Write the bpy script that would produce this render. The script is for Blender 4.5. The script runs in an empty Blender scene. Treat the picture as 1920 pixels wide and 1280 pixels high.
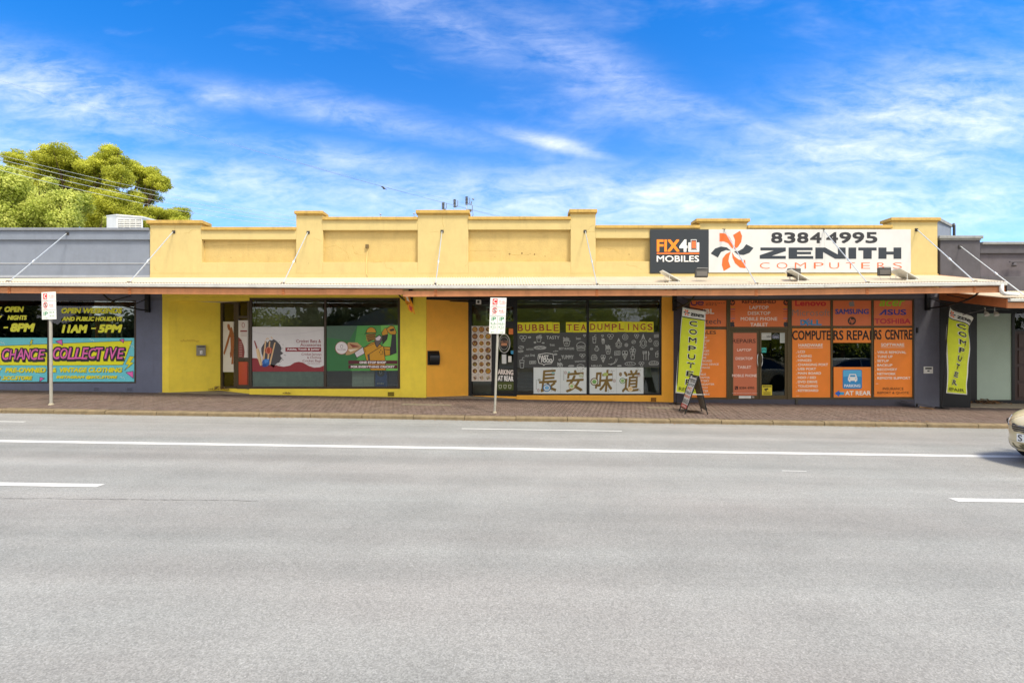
import bpy, bmesh, math, random
from mathutils import Vector, Matrix, noise
R = math.radians
random.seed(7)
scn = bpy.context.scene
COL = scn.collection
# ------------------------------------------------------------------ camera
F, CZ, D, HY = 900.0, 1.6, 14.5, 650.0      # focal length in photo pixels, eye height, distance of the shop fronts, eye line
cam_d = bpy.data.cameras.new("camera"); cam = bpy.data.objects.new("camera", cam_d); COL.objects.link(cam)
cam.location = (0, 0, CZ); cam.rotation_euler = (R(90), 0, 0)
cam_d.sensor_width = 36; cam_d.lens = F / 1920 * 36; cam_d.shift_y = 10 / 1920
cam_d.clip_start = 0.05; cam_d.clip_end = 1500
scn.camera = cam
# ------------------------------------------------------------------ light and sky
SUN_EL, SUN_AZ = 60.0, 42.0                  # height, and angle from straight behind the camera towards the right
w = bpy.data.worlds.new("World"); scn.world = w; w.use_nodes = True
nt = w.node_tree; nt.nodes.clear()
def N(t, **k):
    n = nt.nodes.new(t)
    for a, b in k.items(): setattr(n, a, b)
    return n
def L(a, b): nt.links.new(a, b)
def M(op, a, b=None, c=None, clamp=False):
    n = N('ShaderNodeMath', operation=op, use_clamp=clamp)
    for i, v in enumerate((a, b, c)):
        if v is None: continue
        if isinstance(v, (int, float)): n.inputs[i].default_value = v
        else: L(v, n.inputs[i])
    return n.outputs[0]
sky = N('ShaderNodeTexSky', sky_type='NISHITA'); sky.sun_disc = False
sky.sun_elevation = R(SUN_EL); sky.sun_rotation = R(180 - SUN_AZ)
sky.air_density = 1.0; sky.dust_density = 0.35; sky.ozone_density = 2.5; sky.altitude = 0
tc = N('ShaderNodeTexCoord'); sp = N('ShaderNodeSeparateXYZ'); L(tc.outputs['Generated'], sp.inputs[0])
ax = M('MAXIMUM', M('ABSOLUTE', sp.outputs[1]), 0.02)
u = M('DIVIDE', sp.outputs[0], ax); v = M('DIVIDE', sp.outputs[2], ax)
cmb = N('ShaderNodeCombineXYZ'); L(u, cmb.inputs[0]); L(v, cmb.inputs[1]); L(M('MULTIPLY', sp.outputs[1], 0.4), cmb.inputs[2])
def clouds(rot, sx, sy, scale, detail, dist, off):
    mp = N('ShaderNodeMapping'); mp.inputs['Rotation'].default_value = (0, 0, R(rot)); mp.inputs['Scale'].default_value = (sx, sy, 1)
    mp.inputs['Location'].default_value = (off, off * .7, 0)
    L(cmb.outputs[0], mp.inputs[0])
    n = N('ShaderNodeTexNoise'); n.inputs['Scale'].default_value = scale; n.inputs['Detail'].default_value = detail
    n.inputs['Roughness'].default_value = .62; n.inputs['Distortion'].default_value = dist
    L(mp.outputs[0], n.inputs['Vector']); return n.outputs['Fac']
def mask(px, py, rx, ry, ang, k):            # soft bank of cloud: a direction (rise and bearing) and its spread
    cu, cv, a = (px - 960) / F, (HY - py) / F, R(-ang)
    du = M('SUBTRACT', u, cu); dv = M('SUBTRACT', v, cv)
    p = M('DIVIDE', M('ADD', M('MULTIPLY', du, math.cos(a)), M('MULTIPLY', dv, math.sin(a))), rx / F)
    q = M('DIVIDE', M('SUBTRACT', M('MULTIPLY', dv, math.cos(a)), M('MULTIPLY', du, math.sin(a))), ry / F)
    r = M('ADD', M('MULTIPLY', p, p), M('MULTIPLY', q, q))
    return M('MULTIPLY', M('POWER', 2.718, M('MULTIPLY', r, -1.0)), k)
tot = None
for m_ in [(110,175,240,62,14,.62),(410,182,60,26,5,.40),(620,210,330,26,11,.30),(1030,268,120,14,14,.42),
           (830,45,230,50,22,.24),(1130,140,240,50,28,.32),(1310,205,110,26,12,.3),
           (1760,215,250,95,-4,.58),(1640,300,280,60,4,.55),(1890,150,150,60,0,.3),
           (420,350,420,58,2,.50),(1050,375,800,58,0,.50),(1750,380,400,58,0,.48),(60,300,200,80,0,.40),(640,300,260,30,8,.35)]:
    s_ = mask(*m_); tot = s_ if tot is None else M('MAXIMUM', tot, s_)
fine = clouds(17, 1.0, 3.4, 8.0, 12, .55, 1.3); wide = clouds(8, 1.0, 2.4, 2.0, 5, .4, 7.1); puff = clouds(0, 1.2, 2.4, 30, 8, .5, 3.7)
nz = M('ADD', M('MULTIPLY', fine, .5), M('ADD', M('MULTIPLY', wide, .34), M('MULTIPLY', puff, .16)))
base = M('MULTIPLY', M('SUBTRACT', wide, .47, clamp=True), 1.5)
dens = M('ADD', M('MULTIPLY', M('MULTIPLY', M('SUBTRACT', nz, .38, clamp=True), 4.6), M('ADD', tot, M('MULTIPLY', base, .5))), M('MULTIPLY', tot, .20))
dens = M('MULTIPLY', M('POWER', M('MINIMUM', dens, 1.0), 1.05), .80, clamp=True)
bank = M('MULTIPLY', M('SUBTRACT', .35, M('MULTIPLY', sp.outputs[1], 1.3), clamp=True), M('ADD', .75, M('MULTIPLY', nz, .8)))      # thicker cloud behind the viewer, which softens the shade
dens = M('MAXIMUM', dens, M('MINIMUM', bank, .95))
haze_m = M('MULTIPLY', M('POWER', 2.718, M('MULTIPLY', M('MAXIMUM', v, 0.0), -6.5)), .72)
hs = N('ShaderNodeHueSaturation'); hs.inputs['Saturation'].default_value = 1.42; hs.inputs['Value'].default_value = 1.0; L(sky.outputs[0], hs.inputs['Color'])
tint = N('ShaderNodeMix', data_type='RGBA', blend_type='MULTIPLY'); tint.inputs[0].default_value = 1
L(hs.outputs[0], tint.inputs[6]); tint.inputs[7].default_value = (.52, .97, 1.20, 1)
mh = N('ShaderNodeMix', data_type='RGBA'); L(haze_m, mh.inputs[0]); L(tint.outputs[2], mh.inputs[6]); mh.inputs[7].default_value = (6.0, 6.3, 6.8, 1)
mc = N('ShaderNodeMix', data_type='RGBA'); L(dens, mc.inputs[0]); L(mh.outputs[2], mc.inputs[6]); mc.inputs[7].default_value = (7.4, 7.25, 7.2, 1)
bg = N('ShaderNodeBackground'); bg.inputs[1].default_value = 0.088; L(mc.outputs[2], bg.inputs[0])
wo = N('ShaderNodeOutputWorld'); L(bg.outputs[0], wo.inputs[0])
sd = bpy.data.lights.new("sun", 'SUN'); sd.energy = 2.05; sd.angle = R(12); sd.color = (1, .90, .72)
so = bpy.data.objects.new("sun", sd); COL.objects.link(so); so.location = (10, -10, 30)
dirv = Vector((math.sin(R(SUN_AZ)) * math.cos(R(SUN_EL)), -math.cos(R(SUN_AZ)) * math.cos(R(SUN_EL)), math.sin(R(SUN_EL))))
so.rotation_euler = dirv.to_track_quat('Z', 'Y').to_euler()
vs = scn.view_settings; vs.view_transform = 'Standard'; vs.look = 'None'; vs.exposure = 1.35; vs.gamma = 1; vs.use_curve_mapping = False
scn.render.engine = 'CYCLES'
scn.cycles.max_bounces = 8; scn.cycles.transparent_max_bounces = 12; scn.cycles.diffuse_bounces = 4
# ------------------------------------------------------------------ helpers
def X(px, Y=D): return (px - 960) / F * Y
def Z(py, Y=D): return CZ + (HY - py) / F * Y
def road_z(x, y=0): return -.13 - .0155 * x
def pave_z(x, y):
    t = (y - 11.2) / 3.3
    return (1 - t) * (-.035 - .0155 * x) + t * (.031 - .0182 * x)
def s2l(c): return c / 12.92 if c <= .04045 else ((c + .055) / 1.055) ** 2.4
def hexc(h, k=1.0):
    return tuple(min(.93, s2l(int(h[i:i+2], 16) / 255) * k * t) for i, t in zip((0, 2, 4), (1.02, 1.0, .965))) + (1,)
MATS = {}
def mat(h, rough=.6, var=.08, scale=6, bump=0, metal=0, spec=.4, k=1.0, dirt=0, coat=0, key=''):
    """painted or plain surface of one colour, with small uneven variation, optional dirt blotches and relief"""
    kk = (h, rough, var, scale, bump, metal, spec, k, dirt, coat, key)
    if kk in MATS: return MATS[kk]
    m = bpy.data.materials.new("surface_" + h + key); m.use_nodes = True; t = m.node_tree; n = t.nodes; b = n['Principled BSDF']
    c = hexc(h, k)
    b.inputs['Roughness'].default_value = rough; b.inputs['Metallic'].default_value = metal
    b.inputs['Specular IOR Level'].default_value = spec; b.inputs['Base Color'].default_value = c
    if coat: b.inputs['Coat Weight'].default_value = coat; b.inputs['Coat Roughness'].default_value = .08
    if var or dirt or bump:
        g = n.new('ShaderNodeNewGeometry')
        n1 = n.new('ShaderNodeTexNoise'); n1.inputs['Scale'].default_value = scale; n1.inputs['Detail'].default_value = 6; n1.inputs['Roughness'].default_value = .65
        t.links.new(g.outputs['Position'], n1.inputs['Vector'])
        mr = n.new('ShaderNodeMapRange'); mr.inputs[1].default_value = .3; mr.inputs[2].default_value = .7
        mr.inputs[3].default_value = 1 - var; mr.inputs[4].default_value = 1 + var
        t.links.new(n1.outputs['Fac'], mr.inputs[0])
        mx = n.new('ShaderNodeVectorMath'); mx.operation = 'SCALE'; mx.inputs[0].default_value = c[:3]
        t.links.new(mr.outputs[0], mx.inputs['Scale'])
        last = mx.outputs[0]
        if dirt:
            mp = n.new('ShaderNodeMapping'); mp.inputs['Scale'].default_value = (1.6, 1.6, .55); t.links.new(g.outputs['Position'], mp.inputs[0])
            n2 = n.new('ShaderNodeTexNoise'); n2.inputs['Scale'].default_value = 2.4; n2.inputs['Detail'].default_value = 10; n2.inputs['Roughness'].default_value = .72
            t.links.new(mp.outputs[0], n2.inputs['Vector'])
            r2 = n.new('ShaderNodeMapRange'); r2.inputs[1].default_value = .5; r2.inputs[2].default_value = .78; r2.inputs[3].default_value = 0; r2.inputs[4].default_value = dirt
            t.links.new(n2.outputs['Fac'], r2.inputs[0])
            mp3 = n.new('ShaderNodeMapping'); mp3.inputs['Scale'].default_value = (7, 7, .45); t.links.new(g.outputs['Position'], mp3.inputs[0])
            n4 = n.new('ShaderNodeTexNoise'); n4.inputs['Scale'].default_value = 1.0; n4.inputs['Detail'].default_value = 7; n4.inputs['Roughness'].default_value = .7; t.links.new(mp3.outputs[0], n4.inputs['Vector'])
            r4 = n.new('ShaderNodeMapRange'); r4.inputs[1].default_value = .54; r4.inputs[2].default_value = .8; r4.inputs[3].default_value = 0; r4.inputs[4].default_value = dirt * .8; t.links.new(n4.outputs['Fac'], r4.inputs[0])
            ad = n.new('ShaderNodeMath'); ad.operation = 'ADD'; ad.use_clamp = True; t.links.new(r2.outputs[0], ad.inputs[0]); t.links.new(r4.outputs[0], ad.inputs[1])
            mm = n.new('ShaderNodeMix'); mm.data_type = 'RGBA'; t.links.new(ad.outputs[0], mm.inputs[0]); t.links.new(last, mm.inputs[6])
            mm.inputs[7].default_value = (c[0] * .45 + .02, c[1] * .42 + .02, c[2] * .42 + .015, 1); last = mm.outputs[2]
        t.links.new(last, b.inputs['Base Color'])
        if bump:
            n3 = n.new('ShaderNodeTexNoise'); n3.inputs['Scale'].default_value = scale * 9; n3.inputs['Detail'].default_value = 4
            t.links.new(g.outputs['Position'], n3.inputs['Vector'])
            bp = n.new('ShaderNodeBump'); bp.inputs['Strength'].default_value = bump; bp.inputs['Distance'].default_value = .02
            t.links.new(n3.outputs['Fac'], bp.inputs['Height']); t.links.new(bp.outputs[0], b.inputs['Normal'])
    MATS[kk] = m; return m
def glass_mat(name, tintc=(.78, .83, .80), refl=1.5, rough=.0):
    m = bpy.data.materials.new(name); m.use_nodes = True; t = m.node_tree; n = t.nodes; n.clear()
    o = n.new('ShaderNodeOutputMaterial'); tr = n.new('ShaderNodeBsdfTransparent'); tr.inputs[0].default_value = tintc + (1,)
    gl = n.new('ShaderNodeBsdfGlossy'); gl.inputs['Roughness'].default_value = rough; gl.inputs['Color'].default_value = (.95, .97, 1, 1)
    fr = n.new('ShaderNodeFresnel'); fr.inputs[0].default_value = refl
    bpn = n.new('ShaderNodeBump'); nn = n.new('ShaderNodeTexNoise'); nn.inputs['Scale'].default_value = 1.2; g = n.new('ShaderNodeNewGeometry')
    t.links.new(g.outputs['Position'], nn.inputs['Vector']); t.links.new(nn.outputs['Fac'], bpn.inputs['Height']); bpn.inputs['Strength'].default_value = .03; bpn.inputs['Distance'].default_value = .05
    t.links.new(bpn.outputs[0], gl.inputs['Normal'])
    mx = n.new('ShaderNodeMixShader'); t.links.new(fr.outputs[0], mx.inputs[0]); t.links.new(tr.outputs[0], mx.inputs[1]); t.links.new(gl.outputs[0], mx.inputs[2])
    t.links.new(mx.outputs[0], o.inputs[0]); return m
GLASS = glass_mat("window_glass", refl=1.52); GLASS_CAR = glass_mat("car_glass", (.25, .28, .27), 1.6)

class MB:
    """collects shapes; build() links them as ONE mesh object"""
    def __init__(s): s.v = []; s.f = []
    def quad(s, a, b, c, d): i = len(s.v); s.v += [tuple(a), tuple(b), tuple(c), tuple(d)]; s.f.append((i, i+1, i+2, i+3)); return s
    def poly(s, pts): i = len(s.v); s.v += [tuple(p) for p in pts]; s.f.append(tuple(range(i, i + len(pts)))); return s
    def slab(s, pts, vec):
        n = len(pts); i = len(s.v); vec = Vector(vec)
        s.v += [tuple(p) for p in pts] + [tuple(Vector(p) + vec) for p in pts]
        s.f.append(tuple(range(i, i + n))); s.f.append(tuple(i + n + k for k in reversed(range(n))))
        for k in range(n): s.f.append((i + k, i + n + k, i + n + (k + 1) % n, i + (k + 1) % n))
        return s
    def box(s, x0, x1, y0, y1, z0, z1):
        return s.slab([(x0, y0, z0), (x1, y0, z0), (x1, y0, z1), (x0, y0, z1)], (0, y1 - y0, 0))
    def pbox(s, px0, px1, pyt, pyb, Y0, Y1):       # front face given in photo pixels on the plane y = Y0
        return s.box(X(px0, Y0), X(px1, Y0), Y0, Y1, Z(pyb, Y0), Z(pyt, Y0))
    def tube(s, pts, r, n=8, cap=True):
        pts = [Vector(p) for p in pts]; rs = r if isinstance(r, (list, tuple)) else [r] * len(pts)
        i0 = len(s.v); ref = None
        for k, p in enumerate(pts):
            d = (pts[min(k+1, len(pts)-1)] - pts[max(k-1, 0)])
            if d.length < 1e-9: d = Vector((0, 0, 1))
            d.normalize()
            if ref is None: ref = Vector((0, 0, 1)) if abs(d.z) < .9 else Vector((1, 0, 0))
            a = d.cross(ref)
            if a.length < 1e-4: a = d.cross(Vector((0, 1, .3)))
            a.normalize(); b = d.cross(a); 
            for j in range(n):
                th = 2 * math.pi * j / n
                s.v.append(tuple(p + a * (math.cos(th) * rs[k]) + b * (math.sin(th) * rs[k])))
        for k in range(len(pts) - 1):
            for j in range(n):
                s.f.append((i0 + k*n + j, i0 + k*n + (j+1) % n, i0 + (k+1)*n + (j+1) % n, i0 + (k+1)*n + j))
        if cap:
            s.f.append(tuple(i0 + j for j in reversed(range(n)))); s.f.append(tuple(i0 + (len(pts)-1)*n + j for j in range(n)))
        return s
    def rings(s, rings, cap=True, closed=True):
        i0 = len(s.v); n = len(rings[0])
        for r in rings: s.v += [tuple(p) for p in r]
        for k in range(len(rings) - 1):
            for j in range(n if closed else n - 1):
                s.f.append((i0 + k*n + j, i0 + k*n + (j+1) % n, i0 + (k+1)*n + (j+1) % n, i0 + (k+1)*n + j))
        if cap:
            s.f.append(tuple(i0 + j for j in reversed(range(n)))); s.f.append(tuple(i0 + (len(rings)-1)*n + j for j in range(n)))
        return s
    def disc(s, c, axis, r, t, n=20):
        axis = Vector(axis).normalized(); c = Vector(c); s.tube([c, c + axis * t], r, n); return s
    def mesh(s, name, m, smooth=False):
        me = bpy.data.meshes.new(name); me.from_pydata(s.v, [], s.f); me.update()
        if m: me.materials.append(m)
        if smooth:
            for p in me.polygons: p.use_smooth = True
        return me
    def build(s, name, m, parent=None, smooth=False, fix=True):
        me = s.mesh(name, m)
        if fix:
            bm = bmesh.new(); bm.from_mesh(me); bmesh.ops.recalc_face_normals(bm, faces=bm.faces); bm.to_mesh(me); bm.free()
        if smooth:
            for p in me.polygons: p.use_smooth = True
        return link(name, me, parent)
def link(name, me, parent=None):
    o = bpy.data.objects.new(name, me); COL.objects.link(o)
    if parent is not None:
        o.parent = parent; o.matrix_parent_inverse = inv(parent)
    return o
def world_m(o):
    m = Matrix.LocRotScale(o.location, o.rotation_euler, o.scale)
    return (world_m(o.parent) @ o.matrix_parent_inverse @ m) if o.parent else m
def inv(o): return world_m(o).inverted()
def thing(name, label, cat, loc=(0, 0, 0), group=None):
    o = bpy.data.objects.new(name, None); COL.objects.link(o); o.location = loc; o.empty_display_size = .2
    o['label'] = label; o['category'] = cat
    if group: o['group'] = group
    return o
def tag(o, label, cat, group=None):
    o['label'] = label; o['category'] = cat
    if group: o['group'] = group
    return o
def struct(o): o['kind'] = 'structure'; return o
def stuff(o, label=None, cat=None):
    o['kind'] = 'stuff'
    if label: o['label'] = label
    if cat: o['category'] = cat
    return o
def bevel(o, wd=.006, seg=2):
    b = o.modifiers.new('edge', 'BEVEL'); b.width = wd; b.segments = seg; b.limit_method = 'ANGLE'; b.angle_limit = R(40); return o
# planes: turn a photo pixel into a point on a real surface
def fp(Y): return lambda px, py, l=0: Vector((X(px, Y), Y - .0016 * l, Z(py, Y)))
def ap(P0, P1, off=0):
    """upright plane through two plan points"""
    (x0, y0), (x1, y1) = P0, P1; dx, dy = x1 - x0, y1 - y0; nn = Vector((dy, -dx, 0)).normalized()
    if nn.y > 0: nn = -nn
    def f(px, py, l=0):
        s = (px - 960) / F; t = (s * y0 - x0) / (dx - s * dy); y = y0 + t * dy
        p = Vector((x0 + t * dx, y, Z(py, y))); return p + nn * (off + .0016 * l)
    f.n = nn; return f
def qp(tl, tr, br, bl, bulge=None):
    """sheet hung between four corners, addressed 0..1 across and down"""
    tl, tr, br, bl = map(Vector, (tl, tr, br, bl)); n = (tr - tl).cross(bl - tl).normalized()
    if n.y > 0: n = -n
    def f(a, b, l=0):
        p = (tl * (1-a) + tr * a) * (1-b) + (bl * (1-a) + br * a) * b
        if bulge: p = p + bulge(a, b)
        return p + n * (.0016 * l)
    return f
TC = {}
def text_shape(s, bold=0, shear=0, res=3):
    k = (s, bold, shear, res)
    if k in TC: return TC[k]
    c = bpy.data.curves.new('lettering', 'FONT'); c.body = s; c.offset = bold; c.shear = shear; c.resolution_u = res; c.fill_mode = 'FRONT'
    o = bpy.data.objects.new('lettering', c); COL.objects.link(o)
    dg = bpy.context.evaluated_depsgraph_get(); me = bpy.data.meshes.new_from_object(o.evaluated_get(dg))
    vs_ = [(q.co.x, q.co.y) for q in me.vertices]; fs = [tuple(p.vertices) for p in me.polygons]
    bpy.data.objects.remove(o); bpy.data.curves.remove(c); bpy.data.meshes.remove(me)
    TC[k] = (vs_, fs); return TC[k]
class Print:
    """flat lettering and pictures printed on a sheet: one mesh per ink"""
    def __init__(s, root, pm, ox=0, oy=0, sc=1.0, k=1.0, rough=.35):
        s.root, s.pm, s.ox, s.oy, s.sc, s.k, s.rough = root, pm, ox, oy, sc, k, rough; s.ink = {}; s.n = 0
    def P(s, x, y, l): return s.pm(s.ox + x / s.sc, s.oy + y / s.sc, l)
    def add(s, h, pts, faces, l, nm):
        m = s.ink.setdefault((h, nm), MB()); i = len(m.v); m.v += [tuple(s.P(x, y, l)) for x, y in pts]
        m.f += [tuple(i + j for j in f) for f in faces]
    def text(s, t, x0, y0, x1, y1, h, l=2, bold=0, shear=0, rot=0, nm='lettering', lean=0):
        vs_, fs = text_shape(t, min(bold, 0), shear)
        if not vs_: return
        a0 = min(q[0] for q in vs_); a1 = max(q[0] for q in vs_); b0 = min(q[1] for q in vs_); b1 = max(q[1] for q in vs_)
        cx, cy = (x0 + x1) / 2, (y0 + y1) / 2
        d = max(0, bold) * abs(y1 - y0) * 1.3    # heavier letters: the same outline struck several times
        x0, x1, y0, y1 = x0 + d, x1 - d, y0 + d, y1 - d
        for n_, (ddx, ddy) in enumerate([(0, 0)] if d < 1e-6 else [(d, d), (-d, d), (d, -d), (-d, -d)] + ([(0, 0), (d, 0), (-d, 0), (0, d), (0, -d)] if bold > .03 else [])):
            pts = []
            for a, b in vs_:
                fx = (a - a0) / (a1 - a0); px = x0 + ddx + fx * (x1 - x0); py = y1 + ddy + (b - b0) / max(b1 - b0, 1e-6) * (y0 - y1) + lean * (fx - .5)
                if rot:
                    dx, dy = px - cx, py - cy; px = cx + dx * math.cos(rot) - dy * math.sin(rot); py = cy + dx * math.sin(rot) + dy * math.cos(rot)
                pts.append((px, py))
            s.add(h, pts, fs, l + n_ * .06, (nm, s.n))
        s.n += 1
    def poly(s, pts, h, l=1, nm='print'): s.add(h, pts, [tuple(range(len(pts)))], l, nm)
    def rect(s, x0, y0, x1, y1, h, l=1, nm='print'): s.poly([(x0, y0), (x1, y0), (x1, y1), (x0, y1)], h, l, nm)
    def disc(s, cx, cy, rx, ry, h, l=1, n=20, nm='print'):
        s.poly([(cx + rx * math.cos(2*math.pi*i/n), cy + ry * math.sin(2*math.pi*i/n)) for i in range(n)], h, l, nm)
    def line(s, pts, wd, h, l=1, nm='print'):
        for (a, b), (c, d) in zip(pts, pts[1:]):
            dx, dy = c - a, d - b; q = math.hypot(dx, dy) or 1; nx, ny = -dy / q * wd / 2, dx / q * wd / 2
            s.poly([(a + nx, b + ny), (c + nx, d + ny), (c - nx, d - ny), (a - nx, b - ny)], h, l, nm)
    def ring(s, cx, cy, rx, ry, wd, h, l=1, n=22, nm='print', a0=0, a1=360):
        st = [R(a0 + (a1 - a0) * i / n) for i in range(n + 1)]
        s.line([(cx + rx * math.cos(t), cy + ry * math.sin(t)) for t in st], wd, h, l, nm)
    def build(s):
        for (h, nm), m in s.ink.items():
            nm = nm[0] if isinstance(nm, tuple) else nm
            o = m.build(nm, mat(h, s.rough, .04, 9, k=s.k), s.root, fix=False)
            if nm in ('doodle', 'speckle', 'print'): o['kind'] = 'stuff'
def sheet(pm, corners, th=.003, ox=0, oy=0, sc=1.0, l=0):
    pts = [pm(ox + x / sc, oy + y / sc, l) for x, y in corners]; n = (pts[1] - pts[0]).cross(pts[-1] - pts[0]).normalized()
    if n.y < 0: n = -n
    return MB().slab(pts, n * th)
# ------------------------------------------------------------------ ground, road, pavement
def node_mat(name, fn):
    m = bpy.data.materials.new(name); m.use_nodes = True; t = m.node_tree; fn(t, t.nodes, t.nodes['Principled BSDF']); return m
def asphalt(t, n, b):
    g = n.new('ShaderNodeNewGeometry'); P = g.outputs['Position']
    def noi(s, d, mp=None, r=.6):
        q = n.new('ShaderNodeTexNoise'); q.inputs['Scale'].default_value = s; q.inputs['Detail'].default_value = d; q.inputs['Roughness'].default_value = r
        if mp:
            m = n.new('ShaderNodeMapping'); m.inputs['Scale'].default_value = mp; t.links.new(P, m.inputs[0]); t.links.new(m.outputs[0], q.inputs['Vector'])
        else: t.links.new(P, q.inputs['Vector'])
        return q.outputs['Fac']
    def rng(x, a, b_, c, d):
        q = n.new('ShaderNodeMapRange'); q.inputs[1].default_value = a; q.inputs[2].default_value = b_; q.inputs[3].default_value = c; q.inputs[4].default_value = d
        t.links.new(x, q.inputs[0]); return q.outputs[0]
    def mul(x, y, op='MULTIPLY'):
        q = n.new('ShaderNodeMath'); q.operation = op
        for i, z in enumerate((x, y)):
            if isinstance(z, (int, float)): q.inputs[i].default_value = z
            else: t.links.new(z, q.inputs[i])
        return q.outputs[0]
    speck = n.new('ShaderNodeTexVoronoi'); speck.inputs['Scale'].default_value = 130; t.links.new(P, speck.inputs['Vector'])
    sc_ = n.new('ShaderNodeSeparateColor'); t.links.new(speck.outputs['Color'], sc_.inputs[0])
    v1 = rng(sc_.outputs[0], 0, 1, .77, 1.23)
    v2 = rng(noi(52, 3), .3, .7, .91, 1.09)
    v3 = mul(rng(noi(.9, 6, (.10, 1.5, 1)), .32, .68, .90, 1.07), rng(noi(1.0, 3, (.015, 1.15, 1)), .35, .65, .88, 1.08))             # long bands worn along the lanes
    v4 = rng(noi(1.3, 8), .35, .7, .93, 1.06)
    white = rng(sc_.outputs[1], .97, .98, 0, .22)
    v = mul(mul(mul(v1, v2), mul(v3, v4)), white, 'ADD')
    # fine cracks
    vc = n.new('ShaderNodeTexVoronoi'); vc.feature = 'DISTANCE_TO_EDGE'; vc.inputs['Scale'].default_value = .55
    mpc = n.new('ShaderNodeMapping'); mpc.inputs['Scale'].default_value = (.5, 1.6, 1)
    wob = n.new('ShaderNodeTexNoise'); wob.inputs['Scale'].default_value = 3; wob.inputs['Detail'].default_value = 6; t.links.new(P, wob.inputs['Vector'])
    va = n.new('ShaderNodeMix'); va.data_type = 'RGBA'; va.blend_type = 'ADD'; va.inputs[0].default_value = .35; t.links.new(P, va.inputs[6]); t.links.new(wob.outputs['Color'], va.inputs[7])
    t.links.new(va.outputs[2], mpc.inputs[0]); t.links.new(mpc.outputs[0], vc.inputs['Vector'])
    cr = rng(vc.outputs['Distance'], 0, .006, 1, 0); cr = mul(cr, rng(noi(.5, 3), .60, .68, 0, .25)); 
    v = mul(v, mul(1, cr, 'SUBTRACT'))
    wt = rng(noi(.45, 4, (.3, 1.2, 1)), .35, .65, 0, 1)
    c = n.new('ShaderNodeMix'); c.data_type = 'RGBA'; t.links.new(wt, c.inputs[0]); c.inputs[6].default_value = (.272, .278, .264, 1); c.inputs[7].default_value = (.280, .272, .256, 1)
    s = n.new('ShaderNodeVectorMath'); s.operation = 'SCALE'; t.links.new(c.outputs[2], s.inputs[0]); t.links.new(v, s.inputs['Scale']); t.links.new(s.outputs[0], b.inputs['Base Color'])
    b.inputs['Roughness'].default_value = .85; b.inputs['Specular IOR Level'].default_value = .25
    bp = n.new('ShaderNodeBump'); bp.inputs['Strength'].default_value = .4; bp.inputs['Distance'].default_value = .004
    t.links.new(mul(sc_.outputs[0], noi(70, 2), 'ADD'), bp.inputs['Height']); t.links.new(bp.outputs[0], b.inputs['Normal'])
ASPH = node_mat("asphalt", asphalt)
def slope_quad(x0, x1, y0, y1, dz=0.0, nx=1):
    m = MB()
    for i in range(nx):
        a = x0 + (x1 - x0) * i / nx; c = x0 + (x1 - x0) * (i + 1) / nx
        m.quad((a, y0, road_z(a) + dz), (c, y0, road_z(c) + dz), (c, y1, road_z(c) + dz), (a, y1, road_z(a) + dz))
    return m
struct(slope_quad(-700, 700, -700, 900, -.35).build('ground', mat('8f8a70', .95, .2, .3, k=.7)))
road = struct(slope_quad(-70, 70, -4.2, 11.22).build('road', ASPH))
def paint_mat(t, n, b):
    g = n.new('ShaderNodeNewGeometry'); q = n.new('ShaderNodeTexNoise'); q.inputs['Scale'].default_value = 26; q.inputs['Detail'].default_value = 6; q.inputs['Roughness'].default_value = .7
    t.links.new(g.outputs['Position'], q.inputs['Vector'])
    r = n.new('ShaderNodeMapRange'); r.inputs[1].default_value = .56; r.inputs[2].default_value = .74; r.inputs[3].default_value = 0; r.inputs[4].default_value = .75; t.links.new(q.outputs['Fac'], r.inputs[0])
    c = n.new('ShaderNodeMix'); c.data_type = 'RGBA'; t.links.new(r.outputs[0], c.inputs[0]); c.inputs[6].default_value = (.60, .60, .575, 1); c.inputs[7].default_value = (.33, .32, .31, 1)
    t.links.new(c.outputs[2], b.inputs['Base Color']); b.inputs['Roughness'].default_value = .7
PAINT = node_mat("road_paint", paint_mat)
def line(x0, x1, yc, wd, name):
    n_ = max(1, int((x1 - x0) / .25)); m = MB(); rr = random.Random(int(yc * 100))
    e0 = [rr.uniform(-.004, .004) for _ in range(n_ + 1)]; e1 = [rr.uniform(-.004, .004) for _ in range(n_ + 1)]
    for i in range(n_):
        a = x0 + (x1 - x0) * i / n_; c = x0 + (x1 - x0) * (i + 1) / n_
        m.quad((a, yc - wd/2 + e0[i], road_z(a) + .004), (c, yc - wd/2 + e0[i+1], road_z(c) + .004), (c, yc + wd/2 + e1[i+1], road_z(c) + .004), (a, yc + wd/2 + e1[i], road_z(a) + .004))
    return m.build(name, PAINT, road)
line(-40, 40, 8.13, .17, 'edge_line')
line(-.93*1.13, 2.3, 10.05, .075, 'lane_line'); line(-14, -10.2, 10.05, .075, 'lane_line'); line(14.5, 18, 10.05, .075, 'lane_line')
line(-9.5, -4.9, 5.72, .13, 'lane_line'); line(5.22, 9.6, 5.68, .13, 'lane_line')
line(3.9, 4.25, 6.93, .03, 'lane_line')
line(-40, 40, -1.9, .12, 'edge_line')
cr = random.Random(31); m = MB()
for (xa, xb, yc) in ((-6.2, -2.7, 5.22), (-3.6, -.9, 10.55), (-4.2, -1.6, 10.3)):
    P_ = []; x = xa; y = yc
    while x < xb: P_.append((x, y)); x += cr.uniform(.03, .1); y += cr.uniform(-.012, .012)
    for (a, b), (c, d) in zip(P_, P_[1:]):
        w_ = cr.uniform(.001, .0045); m.quad((a, b - w_, road_z(a) + .003), (c, d - w_, road_z(c) + .003), (c, d + w_, road_z(c) + .003), (a, b + w_, road_z(a) + .003))
stuff(m.build('road_crack', mat('4a4846', .9, .1, 5), road, fix=False))
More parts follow.
